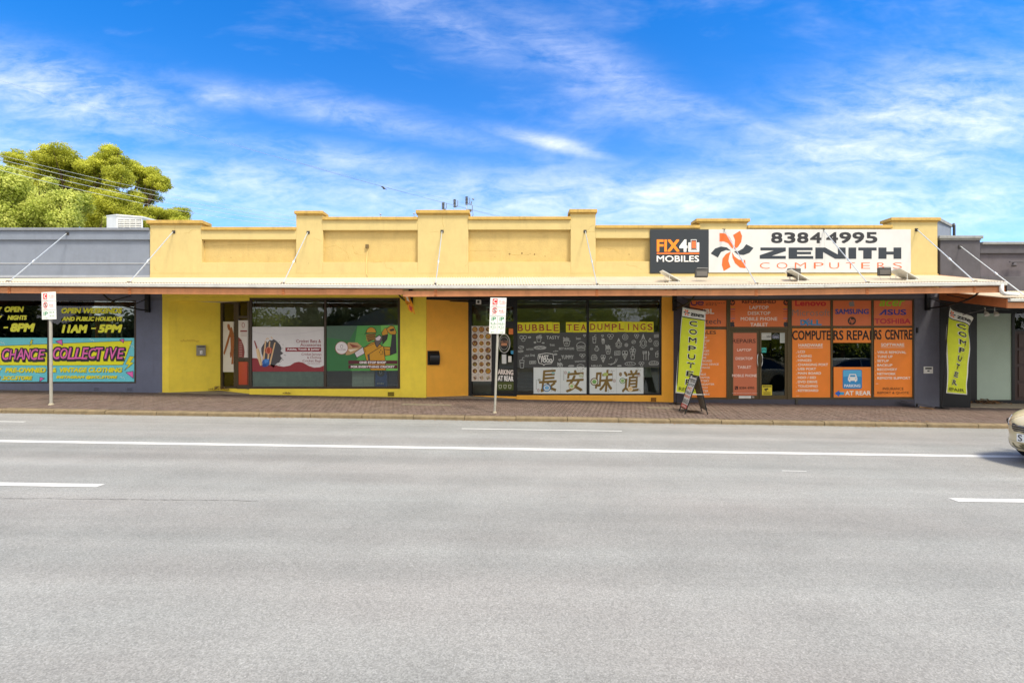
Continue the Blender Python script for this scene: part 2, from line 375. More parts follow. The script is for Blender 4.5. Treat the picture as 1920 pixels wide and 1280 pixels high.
# kerb stones: rounded, each with its own small tilt, joints open
KM = mat('948468', .9, .25, 5, .35, dirt=.7, k=.66)
kerb_base = MB()
for i in range(20):
    a, c = -28 + 2.8 * i, -28 + 2.8 * (i + 1)
    kerb_base.slab([(a, 11.215, road_z(a) - .1), (c, 11.215, road_z(c) - .1), (c, 11.215, road_z(c) + .06), (a, 11.215, road_z(a) + .06)], (0, .15, 0))
kerb = struct(kerb_base.build('kerb', mat('4a4238', .95, .1, 4)))
def kerb_mesh(Ln):
    prof = [(0, -.11), (0, .062), (.012, .083), (.035, .093), (.17, .098), (.17, -.11)]
    return MB().rings([[(0, y, z) for y, z in prof], [(Ln, y, z) for y, z in prof]]).mesh('kerb_stone', KM)
km = kerb_mesh(1.185); rk = random.Random(3)
for i in range(34):
    x = -20.3 + i * 1.2
    o = bpy.data.objects.new('kerb_stone', km); COL.objects.link(o); o.parent = kerb
    o.location = (x, 11.2 + rk.uniform(-.006, .006), road_z(x) + rk.uniform(-.006, .005)); o.rotation_euler = (0, math.atan(.0155) + rk.uniform(-.002, .002), rk.uniform(-.002, .002))
# pavement: bed, then the clay pavers
def bed():
    m = MB()
    for i in range(40):
        a, c = -40 + 2 * i, -38 + 2 * i
        m.quad((a, 11.36, pave_z(a, 11.36) - .012), (c, 11.36, pave_z(c, 11.36) - .012), (c, 16.5, pave_z(c, 16.5) - .012), (a, 16.5, pave_z(a, 16.5) - .012))
    return m
pavement = struct(bed().build('pavement', mat('5f5145', .95, .15, 6)))
def paver(t, n, b):
    g = n.new('ShaderNodeNewGeometry'); P = g.outputs['Position']
    mp = n.new('ShaderNodeMapping'); mp.inputs['Scale'].default_value = (8.6, 4.3, 0); mp.inputs['Location'].default_value = (.5, .2, 0)
    fl = n.new('ShaderNodeVectorMath'); fl.operation = 'FLOOR'; wn = n.new('ShaderNodeTexWhiteNoise'); wn.noise_dimensions = '2D'
    t.links.new(P, mp.inputs[0]); t.links.new(mp.outputs[0], fl.inputs[0]); t.links.new(fl.outputs[0], wn.inputs['Vector'])
    cr = n.new('ShaderNodeValToRGB'); e = cr.color_ramp.elements; e[0].color = (.110, .080, .067, 1); e[1].color = (.165, .120, .103, 1)
    k = e.new(.5); k.color = (.136, .097, .083, 1); t.links.new(wn.outputs['Value'], cr.inputs[0])
    q = n.new('ShaderNodeTexNoise'); q.inputs['Scale'].default_value = 1.1; q.inputs['Detail'].default_value = 9; q.inputs['Roughness'].default_value = .7; t.links.new(P, q.inputs['Vector'])
    r = n.new('ShaderNodeMapRange'); r.inputs[1].default_value = .35; r.inputs[2].default_value = .75; r.inputs[3].default_value = 0; r.inputs[4].default_value = .75; t.links.new(q.outputs['Fac'], r.inputs[0])
    mx = n.new('ShaderNodeMix'); mx.data_type = 'RGBA'; t.links.new(r.outputs[0], mx.inputs[0]); t.links.new(cr.outputs[0], mx.inputs[6]); mx.inputs[7].default_value = (.150, .120, .100, 1)
    t.links.new(mx.outputs[2], b.inputs['Base Color']); b.inputs['Roughness'].default_value = .85; b.inputs['Specular IOR Level'].default_value = .25
PAV = node_mat("clay_paver", paver)
PW, PL, G = .116, .232, .006
def brick_at(m, x, y, z, sx, sy, e=.004):
    a, b, c, d = x - sx/2, x + sx/2, y - sy/2, y + sy/2; s = -.0165 * (sx / 2)
    i = len(m.v)
    m.v += [(a, c, z - .03), (b, c, z - .03), (b, d, z - .03), (a, d, z - .03),
            (a + e, c + e, z - s), (b - e, c + e, z + s), (b - e, d - e, z + s + .002), (a + e, d - e, z - s + .002)]
    m.f += [(i+4, i+5, i+6, i+7), (i, i+1, i+5, i+4), (i+1, i+2, i+6, i+5), (i+2, i+3, i+7, i+6), (i+3, i, i+4, i+7)]
cells = []; rp = random.Random(11)
rows = 14
for r_ in range(rows):
    y = 11.382 + PL * (r_ + .5)
    off = (PW / 2) if r_ % 2 else 0
    for c_ in range(-150, 150):
        x = c_ * PW + off
        if abs(x) > 1.13 * y: continue
        if 14.45 < y + .05 and y > 14.5: continue
        cells.append((x, y, pave_z(x, y) + rp.uniform(-.003, .003)))
cells.sort(key=lambda c: c[0]**2 * .9 + c[1]**2)
single = MB(); brick_at(single, 0, 0, 0, PW - G, PL - G); pm_ = single.mesh('paver', PAV)
for x, y, z in cells[:300]:
    o = bpy.data.objects.new('paver', pm_); COL.objects.link(o); o.parent = pavement; o.location = (x, y, z); o.rotation_euler = (rp.uniform(-.008, .008), rp.uniform(-.01, .01), rp.uniform(-.01, .01))
m = MB()
for x, y, z in cells[300:]: brick_at(m, x, y, z, PW - G, PL - G)
stuff(m.build('pavers', PAV, pavement, fix=False))
def service_cover(name, lab, cx, cy, wx, wy, split=True):
    t_ = thing(name, lab, 'pit cover', (cx, cy, pave_z(cx, cy)), None)
    for k in ((-1, 1) if split else (0,)):
        ww = wx / 2 - .006 if split else wx
        x = cx + k * wx / 4 if split else cx
        o = MB().box(-ww/2, ww/2, -wy/2, wy/2, -.01, .0085).build('cover_slab', mat('847c6c', .85, .15, 8, .2, dirt=.4, k=.7))
        o.parent = t_; o.location = (x - cx, 0, -.0165 * (x - cx)); o.rotation_euler = (0, .0165, 0); bevel(o, .004)
service_cover('pit_cover', 'long concrete service pit cover let into the pavement below the orange door', -2.3, 12.95, 1.32, .27)
service_cover('pit_cover', 'small concrete pit cover in the pavement left of the folding sandwich board', 4.0, 13.1, .62, .27, False)
# far side of the street, seen only in the shop glass
struct(slope_quad(-40, 40, -4.35, -4.2, .1, 4).build('kerb', KM)); struct(slope_quad(-40, 40, -9, -4.35, .1, 4).build('pavement', mat('8a8378', .9, .1, 3)))
# ------------------------------------------------------------------ buildings
YUP = mat('e9d494', .85, .05, 3, .14, dirt=.2, k=.69)          # pale yellow render of the parapet
YCAP = mat('e4c06c', .85, .12, 5, .2, dirt=.8, k=.66)
YLO = mat('ffdb4a', .7, .06, 3, .1, dirt=.16, k=1.0)
ORG = mat('ffb03a', .6, .05, 3, .1, dirt=.14, k=1.0)
GRY = mat('686a78', .8, .08, 3, .12, dirt=.3, k=.9); GRYL = mat('7c8698', .8, .07, 3, .12, dirt=.22, k=.95)
DGR = mat('55545c', .85, .14, 2, .15, dirt=.6, k=.9); BLK = mat('17181b', .45, .06, 6, k=.9); CAPG = mat('8b8f92', .85, .15, 6, .1, dirt=.6)
BRN = mat('5e5138', .4, .05, 8, metal=.3, k=.9); DBR = mat('463a2e', .5, .05, 8, k=.9)
CEIL = mat('d8d2c4', .8, .05, 4)
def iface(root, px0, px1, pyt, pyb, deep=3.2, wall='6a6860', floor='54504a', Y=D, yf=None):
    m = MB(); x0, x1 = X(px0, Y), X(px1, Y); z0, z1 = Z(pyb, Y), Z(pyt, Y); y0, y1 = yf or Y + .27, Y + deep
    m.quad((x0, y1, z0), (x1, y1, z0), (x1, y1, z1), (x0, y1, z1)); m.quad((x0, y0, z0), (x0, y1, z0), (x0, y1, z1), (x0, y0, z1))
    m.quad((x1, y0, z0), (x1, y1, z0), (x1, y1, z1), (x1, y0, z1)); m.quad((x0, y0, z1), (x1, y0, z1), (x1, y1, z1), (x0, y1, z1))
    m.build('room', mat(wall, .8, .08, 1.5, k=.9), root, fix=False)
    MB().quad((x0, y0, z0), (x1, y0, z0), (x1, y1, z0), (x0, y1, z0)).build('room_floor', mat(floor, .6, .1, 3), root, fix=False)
def window(root, px0, px1, pyt, pyb, fr, fw=4.0, mull=(), rails=(), Y=D, glass=None, name='shop_window'):
    """aluminium frame with its panes set in"""
    y0, y1 = Y + .03, Y + .10; f = fw; m = MB()
    m.pbox(px0, px1, pyt, pyt + f, y0, y1); m.pbox(px0, px1, pyb - f, pyb, y0, y1)
    m.pbox(px0, px0 + f, pyt + f, pyb - f, y0, y1); m.pbox(px1 - f, px1, pyt + f, pyb - f, y0, y1)
    xs = [px0 + f] + [q for mm in mull for q in (mm - f/2, mm + f/2)] + [px1 - f]
    for mm in mull: m.pbox(mm - f/2, mm + f/2, pyt + f, pyb - f, y0 + .003, y1)
    bays = list(zip(xs[0::2], xs[1::2])); ys = [pyt + f] + [q for rr in rails for q in (rr - f/2, rr + f/2)] + [pyb - f]
    for a, b in bays:
        for rr in rails: m.pbox(a, b, rr - f/2, rr + f/2, y0 + .006, y1)
    o = m.build(name, fr, root); bevel(o, .004, 1)
    for a, b in bays:
        for c, d in zip(ys[0::2], ys[1::2]):
            MB().box(X(a, Y) - .008, X(b, Y) + .008, Y + .06, Y + .066, Z(d, Y) - .008, Z(c, Y) + .008).build('pane', glass or GLASS, o)
    return o
def vent(root, px, py, wpx, hpx, col):
    m = MB(); m.pbox(px, px + wpx, py, py + hpx, D - .004, D + .004); o = m.build('air_vent', mat('1a1a1a', .8, 0), root)
    b = MB(); n_ = 6
    for i in range(n_ + 1):
        a = px + (wpx - .6) * i / n_; b.pbox(a, a + .5, py, py + hpx, D - .012, D - .0045)
    for i in range(3):
        a = py + (hpx - .6) * i / 2; b.pbox(px, px + wpx, a, a + .5, D - .010, D - .0046)
    b.build('grille', col, o)
def wallbox(root, m, mt, name='wall', bv=.01):
    o = m.build(name, mt, root); 
    if bv: bevel(o, bv)
    return o
T = .25
# ---- the row of three shops under the stepped yellow parapet
shop = thing('shop_building', 'long single-storey shop row with a stepped pale yellow parapet and three shopfronts', 'building', (0, D, 0))
# parapet: core wall set back, thick face around the sunk panels
piers = [(281, 378, 420), (555, 605, 402), (783, 878, 401), (1070, 1117, 399.5), (1312, 1401, 416.5), (1672, 1758, 414.5)]
lows = [(378, 555, 432), (605, 783, 413), (878, 1070, 412.5), (1117, 1312, 428.5), (1401, 1672, 428.5)]
sunk = [(378, 555, 449, 492), (605, 783, 431.5, 491.5), (878, 1070, 430.5, 491), (1117, 1312, 446.5, 490)]
SB = .12
for a, b, t_ in piers: wallbox(shop, MB().pbox(a, b, t_, 513, D, D + .30), YUP, 'pier', .012)
m = MB()
for (a, b, t_), s_ in zip(lows, sunk + [None]):
    if s_:
        m.pbox(a, b, t_, s_[2], D, D + SB); m.pbox(a, b, s_[3], 513, D, D + SB)
    else: m.pbox(a, b, t_, 513, D, D + SB)
wallbox(shop, m, YUP, 'parapet_face', .008)
m = MB()
for a, b, t_ in lows: m.box(X(a), X(b), D + SB, D + .30, Z(513), Z(t_))
wallbox(shop, m, mat('e7cb86', .9, .07, 4, .35, dirt=.24, k=.69, key='panel'), 'parapet_panel', 0)
wallbox(shop, MB().pbox(281, 1760, 513, 557, D - .022, D + .30), YUP, 'plinth_band', .006)
CT = [(277, 382, 413.5, 420), (553, 607, 396, 402), (780, 880.5, 394.5, 401), (1067, 1119.5, 393, 399.5), (1304, 1405, 410.5, 416.5), (1668, 1761, 408.5, 414.5)]
for a, b, t_, b_ in CT:
    o = MB().box(X(a), X(b), D - .07, D + .40, Z(b_), Z(t_)).build('cap_stone', YCAP, shop); bevel(o, .014)
    o2 = MB().box(X(a) + .05, X(b) - .05, D - .03, D + .34, Z(b_) - .035, Z(b_) - .001).build('cap_moulding', YCAP, shop); bevel(o2, .008)
for a, b, t_ in lows:
    o = MB().box(X(a) + .001, X(b) - .001, D - .05, D + .36, Z(t_), Z(t_ - 6)).build('coping', YCAP, shop); bevel(o, .014)
# slanted grey return at the right-hand end of the parapet
p0, p1 = (X(1758), D + .001), (13.95, 15.25)
wallbox(shop, MB().slab([(p0[0], p0[1], Z(446)), (p1[0], p1[1], Z(446)), (p1[0], p1[1], Z(414.5)), (p0[0], p0[1], Z(414.5))], (-.3, .3, 0)), GRYL, 'return_wall', 0)
o = MB().slab([(p0[0] + .05, p0[1] - .03, Z(414.5) + .002), (p1[0] + .05, p1[1], Z(414.5) + .002), (p1[0] + .05, p1[1], Z(409)), (p0[0] + .05, p0[1] - .03, Z(409))], (-.34, .34, 0)).build('coping', CAPG, shop)
MB().tube([(14.0, 15.2, Z(450)), (14.0, 15.2, Z(412)), (14.03, 15.25, Z(408))], .035).build('vent_pipe', mat('3c3f44', .6), shop)
# flat roof and side walls behind
roofm = mat('9a9ea0', .7, .1, 2)
MB().box(X(281) + .02, X(1758) - .02, D + .31, D + 10, Z(470), Z(466)).build('roof', roofm, shop)
MB().box(X(281) + .02, X(281) + .25, D + .31, D + 10, -.6, Z(471)).box(X(1758) - .25, X(1758) - .02, D + .31, D + 10, -.8, Z(471)).box(X(281) + .26, X(1758) - .26, D + 9.8, D + 10, -.8, Z(471)).build('wall', YUP, shop)
# cracks in the render
def crack(root, pts, ox, oy, sc, wd=.004, col='8a6a30', Y=D):
    rr = random.Random(int(pts[0][0])); m = MB(); q = []
    for (a, b), (c, d) in zip(pts, pts[1:]):
        for i in range(6):
            q.append((a + (c - a) * i / 6 + rr.uniform(-2, 2), b + (d - b) * i / 6 + rr.uniform(-2, 2)))
    P_ = [(X(ox + a / sc, Y), Z(oy + b / sc, Y)) for a, b in q]
    for i in range(len(P_) - 1):
        (a, b), (c, d) = P_[i], P_[i+1]; wv = wd * rr.uniform(.4, 1.3); dx, dz = c - a, d - b; L_ = math.hypot(dx, dz) or 1; nx, nz = -dz / L_ * wv / 2, dx / L_ * wv / 2
        m.quad((a + nx, Y - .001, b + nz), (c + nx, Y - .001, d + nz), (c - nx, Y - .001, d - nz), (a - nx, Y - .001, b - nz))
    return m
cm = MB()
def addm(a, b): i = len(a.v); a.v += b.v; a.f += [tuple(i + j for j in f) for f in b.f]
for pts, ox, oy, sc, Y in [([(210,235),(228,290),(210,325)],240,380,5.05,D), ([(430,170),(445,230),(440,270)],240,380,5.05,D), ([(530,290),(580,285),(600,262),(660,258)],240,380,5.05,D),
      ([(1760,335),(1800,350),(1840,365)],240,380,5.05,D), ([(245,600),(260,640),(300,650)],240,380,5.05,D), ([(1050,275),(1052,318)],240,380,5.05,D),
      ([(790,408),(900,408),(1000,395),(1130,402),(1280,392)],240,380,5.05,D+SB), ([(880,605),(900,650),(935,655),(960,680),(958,715)],500,340,4,D), ([(780,605),(880,608)],500,340,4,D),
      ([(430,500),(520,480),(600,530),(620,590)],500,340,4,D+SB), ([(1325,225),(1315,300),(1330,350)],500,340,4,D), ([(1230,380),(1300,375)],500,340,4,D), ([(1510,610),(1480,650)],500,340,4,D), ([(640,470),(660,540),(740,560)],500,340,4,D+SB),
      ([(850,265),(910,270),(1000,262)],860,380,4.8,D+SB), ([(100,430),(440,435)],860,380,4.8,D+SB), ([(460,465),(500,472),(640,465)],860,380,4.8,D+SB), ([(1160,250),(1200,205),(1235,200)],860,380,4.8,D), ([(1300,410),(1400,420),(1460,470)],860,380,4.8,D+SB), ([(1510,560),(1600,575),(1660,610)],860,380,4.8,D), ([(1140,262),(1240,262)],860,380,4.8,D)]:
    addm(cm, crack(None, pts, ox, oy, sc, .005, Y=Y))
rr_ = random.Random(5)
stuff(cm.build('render_crack', mat('a98338', .9, 0, k=.9), shop, fix=False))
MB().pbox(685, 690.5, 458, 464.5, D + SB - .06, D + SB - .001).build('junction_box', mat('6b5a3a', .7), shop)
MB().tube([fp(D)(686.5, 470) + Vector((0, SB - .01, 0)), fp(D)(687, 491), fp(D)(687.5, 513) - Vector((0, .035, 0)), fp(D)(693, 520.5) - Vector((0, .04, 0)), fp(D)(704, 521) - Vector((0, .05, 0))], .008, 5).build('cable', mat('e0c684', .7), shop)
hm = MB()
for px, py, r_ in [(955.5,476.5,1.6),(978.5,474.5,1.8),(1002,476.8,1.7),(990,477.5,.8),(994,476,.7),(1022,480.5,1),(1179.5,477,1.1),(928,481,.7),(1152.5,435.5,.6),(383.5,454,1.2),(582,495,.7),(433,483,.9)]:
    q = [(X(px, D+SB) + r_ * .016 * math.cos(a) * rr_.uniform(.6, 1.2), (D + SB if not (px in (582,1152.5)) else D) - .0012, Z(py, D+SB) + r_ * .016 * math.sin(a) * rr_.uniform(.6, 1.2)) for a in [i * .7 for i in range(9)]]
    hm.poly(q)
stuff(hm.build('render_chip', mat('6e5630', .9, .2, 40), shop, fix=False))
# --- left unit: bright yellow
GB = 1.0
def gz(px, Y=D): return pave_z(X(px, Y), Y) - .25
wallbox(shop, MB().pbox(304, 467, 557.2, 563.5, D, D + .3).pbox(467, 800, 557.2, 558, D, D + .3).box(X(304), X(316.5), D, D + .28, gz(304), Z(563.5)), YLO, 'wall', .008)
wallbox(shop, MB().pbox(304, 467, 549.0, 557, D - .024, D - .0225), YLO, 'wall', 0)
wallbox(shop, MB().pbox(467, 800, 549.0, 557, D - .024, D - .0225), YLO, 'wall', 0)
wallbox(shop, MB().box(X(467), X(750), D, D + T, gz(750), Z(728.8)), YLO, 'stall_riser', .012)
wallbox(shop, MB().box(X(750), X(799.5), D, D + T, gz(799), Z(557.2)), YLO, 'pier', .012)
B1 = (X(413, 15.28), 15.28); A1 = (X(316.5), D); C1 = (X(467), D + .03)
side1 = ap(A1, B1); dr1 = ap(B1, C1)
wallbox(shop, MB().slab([(A1[0], A1[1], gz(316)), (B1[0], B1[1], gz(316)), (B1[0], B1[1], Z(560)), (A1[0], A1[1], Z(560))], (-.1, .2, 0)), YLO, 'side_wall', 0)
MB().slab([(X(304), D + .29, Z(562.9)), (X(470), D + .29, Z(562.9)), (X(470), D + 1.4, Z(562.9)), (X(304), D + 1.4, Z(562.9))], (0, 0, .02)).build('soffit', CEIL, shop)
MB().slab([(A1[0] - .3, D - .02, pave_z(A1[0], D) + .006), (C1[0] + .0, D - .02, pave_z(C1[0], D) + .006), (C1[0], D + 1.2, pave_z(C1[0], D) + .02), (A1[0] - .3, D + 1.2, pave_z(A1[0], D) + .02)], (0, 0, -.03)).build('entry_floor', mat('8a8272', .9, .15, 5), shop)
def door_frame(root, pm, bars, fr, name, th=.07):
    m = MB()
    for (a, b, c, d) in bars: m.slab([pm(a, d), pm(b, d), pm(b, c), pm(a, c)], -pm.n * th)
    return m.build(name, fr, root)
def pane(root, pm, a, b, c, d, mt, name='pane', off=-2.0, th=.006): 
    return MB().slab([pm(a, d, off * 10), pm(b, d, off * 10), pm(b, c, off * 10), pm(a, c, off * 10)], -pm.n * th).build(name, mt, root)
# stall riser under the slanted side window
wallbox(shop, MB().slab([dr1(413, 745, 0), dr1(466.9, 752, 0), dr1(466.9, 729.5, 0), dr1(413, 727, 0)], -dr1.n * .2), YLO, 'stall_riser', 0)
dw = door_frame(shop, dr1, [(411.5, 417, 562, 728), (417, 443, 566, 569), (417, 443, 724, 728), (438, 444, 569, 724)], DBR, 'side_window')
pane(dw, dr1, 417, 438, 569, 724, GLASS)
dd = door_frame(shop, dr1, [(444, 447, 564, 729), (463.5, 467, 562, 730), (447, 463.5, 562, 566), (447, 463.5, 592, 597), (447, 463.5, 721, 729), (447, 463.5, 670, 677)], DBR, 'door')
pane(dd, dr1, 447, 463.5, 566, 592, GLASS); pane(dd, dr1, 447, 463.5, 597, 721, GLASS)
w1 = window(shop, 467.5, 750, 558, 729, DBR, 4.2, mull=(609.5,), name='shop_window')
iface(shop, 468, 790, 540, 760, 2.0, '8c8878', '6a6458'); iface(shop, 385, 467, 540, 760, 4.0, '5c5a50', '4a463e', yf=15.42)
vent(shop, 727, 734.5, 12, 8, mat('b8a028', .8))
# --- middle unit: orange and black
A2 = (X(800), D); B2 = (X(878, 15.06), 15.06); C2 = (X(967), D + .03)
side2 = ap(A2, B2); dr2 = ap(B2, C2)
wallbox(shop, MB().box(X(799.5), X(1241), D, D + .3, Z(561.5), Z(557.2)), BLK, 'lintel', 0)
wallbox(shop, MB().pbox(800, 1241, 552.5, 557, D - .026, D - .0225), BLK, 'lintel', 0)
wallbox(shop, MB().pbox(800, 1262, 549, 552.3, D - .026, D - .0225), ORG, 'wall', 0)
wallbox(shop, MB().slab([(A2[0] + .0, A2[1] + .01, gz(800)), (B2[0], B2[1], gz(800)), (B2[0], B2[1], Z(559)), (A2[0], A2[1] + .01, Z(559))], (-.1, .2, 0)), ORG, 'side_wall', 0)
wallbox(shop, MB().box(X(969), X(1241), D, D + T, gz(1240), Z(740.8)), ORG, 'stall_riser', .012)
wallbox(shop, MB().box(X(1241), X(1263), D, D + T, gz(1262), Z(552.5)), ORG, 'pier', .012)
wallbox(shop, MB().slab([dr2(878, 750, 0), dr2(968.5, 754, 0), dr2(968.5, 742.5, 0), dr2(878, 740.8, 0)], -dr2.n * .2), ORG, 'stall_riser', 0)
MB().slab([(X(800), D + .31, Z(563.4)), (X(970), D + .31, Z(563.4)), (X(970), D + 1.4, Z(563.4)), (X(800), D + 1.4, Z(563.4))], (0, 0, .02)).build('soffit', BLK, shop)
MB().slab([(A2[0], D - .02, pave_z(A2[0], D) + .006), (C2[0] + .0, D - .02, pave_z(C2[0], D) + .006), (C2[0], D + 1.2, pave_z(C2[0], D) + .02), (A2[0], D + 1.2, pave_z(A2[0], D) + .02)], (0, 0, -.03)).build('entry_floor', mat('8a8272', .9, .15, 5), shop)
dw2 = door_frame(shop, dr2, [(876.5, 884.5, 560, 742), (884.5, 922, 562, 570), (884.5, 922, 738, 742), (921, 931, 562, 742)], BLK, 'side_window')
pane(dw2, dr2, 884.5, 921, 570, 738, GLASS)
dd2 = door_frame(shop, dr2, [(931, 934, 562, 742), (962.5, 968, 560, 743), (934, 962.5, 562, 575), (934, 962.5, 602, 614), (934, 962.5, 737, 743)], BLK, 'door')
pane(dd2, dr2, 934, 962.5, 575, 602, GLASS); pane(dd2, dr2, 934, 962.5, 614, 737, GLASS)
w2 = window(shop, 966, 1241.5, 558, 742, BLK, 4.2, mull=(1102,), name='shop_window')
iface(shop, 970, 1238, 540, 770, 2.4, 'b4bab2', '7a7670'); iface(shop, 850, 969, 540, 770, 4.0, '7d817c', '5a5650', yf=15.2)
vent(shop, 1220.5, 745, 10, 7.5, mat('c8862a', .8))
# --- right unit: grey, clad in orange panels
wallbox(shop, MB().box(X(1263), X(1762), D, D + T, Z(560), Z(552.5)), GRY, 'lintel', 0)
wallbox(shop, MB().pbox(1263, 1762, 549, 557, D - .024, D - .0225), GRY, 'lintel', 0)
wallbox(shop, MB().box(X(1263), X(1290), D, D + T, gz(1290), Z(560)).box(X(1290.1), X(1715), D, D + T, gz(1715), Z(748.5)), mat('4c4a55', .8, .08, 3, .1, dirt=.3), 'stall_riser', .008)
wallbox(shop, MB().box(X(1715), X(1762), D, D + T, gz(1762), Z(560)), GRY, 'pier', .01)
window(shop, 1290, 1366, 559.5, 748.5, BRN, 3.6, rails=(615,), name='shop_window')
window(shop, 1481, 1715, 559.5, 748.5, BRN, 3.6, mull=(1559.5, 1636), rails=(612.5,), name='shop_window')
tr_ = window(shop, 1366.2, 1480.8, 559.5, 616, BRN, 3.4, name='fanlight')
fd = MB(); 
for a, b, c, d in [(1366.2, 1370.5, 616.2, 750), (1476.5, 1480.8, 616.2, 750), (1370.5, 1476.5, 616.2, 618.5)]: fd.pbox(a, b, c, d, D + .03, D + .10)
fd.build('door_frame', BRN, shop)
def leaf(a, b):
    m = MB(); m.pbox(a, a + 4, 619, 748.5, D + .05, D + .09); m.pbox(b - 4, b, 619, 748.5, D + .05, D + .09)
    m.pbox(a + 4, b - 4, 619, 624, D + .05, D + .09); m.pbox(a + 4, b - 4, 741, 748.5, D + .05, D + .09)
    o = m.build('door', BRN, shop); bevel(o, .004, 1)
    MB().pbox(a + 3.6, b - 3.6, 623.6, 741.4, D + .067, D + .073).build('pane', GLASS, o); return o
dl = leaf(1371, 1423); drr = leaf(1424, 1476)
steel = mat('c9cdd0', .25, 0, metal=1)
for px, o, s_ in ((1420.2, dl, -1), (1429.3, drr, 1)):
    pts = [fp(D)(px - s_ * .0 + s_ * (-1.6 + 1.9 * math.sin(math.pi * i / 10)), 661 + 28 * i / 10) + Vector((0, -.0 - .05 * min(1, 3 * math.sin(math.pi * i / 10)) + .05, 0)) for i in range(11)]
    MB().tube(pts, .014, 8).build('handle', steel, o, smooth=True)
MB().pbox(1385.5, 1408.5, 742, 746.5, D + .04, D + .0495).build('letter_slot', mat('dcdcd8', .5), dl)
MB().pbox(1409.5, 1414.5, 742.4, 746.0, D + .03, D + .0495).build('lock', steel, dl)
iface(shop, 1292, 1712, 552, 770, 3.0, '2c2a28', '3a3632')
# ---- left neighbour
lb = thing('shop_building', 'low slate grey clothing shop building at the left edge of the photo', 'building', (-16, D, 0))
wallbox(lb, MB().pbox(-420, 280.7, 432.5, 449.5, D - .0, D + .3), GRYL, 'parapet_band', .01)
wallbox(lb, MB().pbox(-420, 280.7, 449.5, 557, D + .06, D + .3), GRYL, 'wall', 0)
wallbox(lb, MB().pbox(-420, 280.7, 493.2, 494.4, D + .045, D + .06), mat('b4bac4', .8), 'string_course', 0)
wallbox(lb, MB().pbox(-420, 280.7, 516, 520.5, D + .04, D + .06), mat('9ea5b2', .8, .1, 4), 'flashing', 0)
wallbox(lb, MB().box(X(-420), X(280.4), D - .05, D + .36, Z(432.5), Z(427.5)), mat('7e8592', .8, .1, 4, dirt=.3), 'coping', .012)
MB().box(X(-420), X(280.4), D + .31, D + 10, Z(452), Z(448)).build('roof', roofm, lb)
MB().box(X(-420), X(-400), D + .31, D + 10, -.6, Z(452) - .01).box(X(-400), X(280.4), D + 9.8, D + 10, -.6, Z(452) - .01).build('wall', GRYL, lb)
wallbox(lb, MB().box(X(-420), X(304), D, D + T, Z(563), Z(552)), GRY, 'lintel', 0)
wallbox(lb, MB().pbox(281.1, 303.8, 549, 557, D - .024, D - .0225), GRY, 'wall', 0)
GB2 = mat('6c7288', .8, .08, 3, .1, dirt=.25, k=.95)
wallbox(lb, MB().box(X(-420), X(255), D, D + T, gz(255), Z(718.5)), GB2, 'stall_riser', .008)
wallbox(lb, MB().box(X(255), X(303.8), D, D + T, gz(303), Z(563)), GB2, 'pier', .008)
window(lb, -240, 255, 560, 719, DBR, 3.6, mull=(-100, 90.5), name='shop_window')
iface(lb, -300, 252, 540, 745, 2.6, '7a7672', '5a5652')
vent(lb, 175, 726, 10.5, 6.5, mat('8088a0', .8)); vent(lb, 237, 726.5, 10.5, 6.5, mat('8088a0', .8))
# ---- right neighbour
rb = thing('shop_building', 'charcoal rendered shop building with recessed entry at the right edge', 'building', (14.5, D, -.2))
wallbox(rb, MB().pbox(1763, 1838, 450, 556, D + .03, D + .35), DGR, 'pier', .01)
wallbox(rb, MB().pbox(1838, 2500, 458, 475, D + .06, D + .35), DGR, 'parapet_face', .01)
wallbox(rb, MB().pbox(1838, 2500, 475, 518, D + .13, D + .35), mat('5c5860', .85, .14, 2, .15, dirt=.5), 'parapet_panel', 0)
wallbox(rb, MB().pbox(1838, 2500, 518, 556, D + .06, D + .35), DGR, 'parapet_face', .01)
o = MB().box(X(1760), X(1842), D - .04, D + .42, Z(447.5), Z(442)).build('cap_stone', CAPG, rb); bevel(o, .012)
MB().box(X(1762), X(1839), D - .005, D + .38, Z(450), Z(447.6)).build('cap_moulding', CAPG, rb)
o = MB().box(X(1843), X(2500), D - .0, D + .40, Z(458), Z(453)).build('coping', CAPG, rb); bevel(o, .012)
MB().tube([fp(D)(1893, 491), fp(D)(1930, 491)], .02).build('lamp_bracket', DGR, rb)
MB().tube([fp(D + .02)(1901.5, 491.5), fp(D + .02)(1901.5, 495), fp(D)(1901.5, 498.5)], [.03, .05, .06]).build('bracket_lamp', DGR, rb)
MB().box(X(1763) + .02, X(2500), D + .36, D + 10, Z(470), Z(466)).build('roof', roofm, rb)
wallbox(rb, MB().box(X(1762.2), X(1820), D, D + T, gz(1820), Z(556.5)), BLK, 'pier', .008)
wallbox(rb, MB().box(X(1820), X(2500), D, D + T, Z(580), Z(556.5)), BLK, 'lintel', 0)
RY = 15.35
wallbox(rb, MB().box(X(1820), X(1820) + .12, D + T, RY, gz(1820), Z(580)), mat('232428', .7), 'side_wall', 0)
MB().slab([(X(1819), D - .03, pave_z(X(1819), D) + .02), (X(2400), D - .03, pave_z(X(2400), D) + .02), (X(2400), RY + .1, pave_z(X(2400), D) + .05), (X(1819), RY + .1, pave_z(X(1819), D) + .05)], (0, 0, -.1)).build('entry_floor', mat('9a8e7a', .9, .15, 5), rb)
fr_ = MB(); 
for a, b, c, d in [(1790, 1832, 575, 756), (1832, 1898, 575, 587.5), (1832, 1898, 749.5, 756), (1898, 1903, 575, 756), (1903, 2300, 575, 586), (1903, 2300, 617, 621), (1903, 2300, 750, 756)]: fr_.pbox(a, b, c, d, RY, RY + .08)
of = fr_.build('window_frame', BLK, rb)
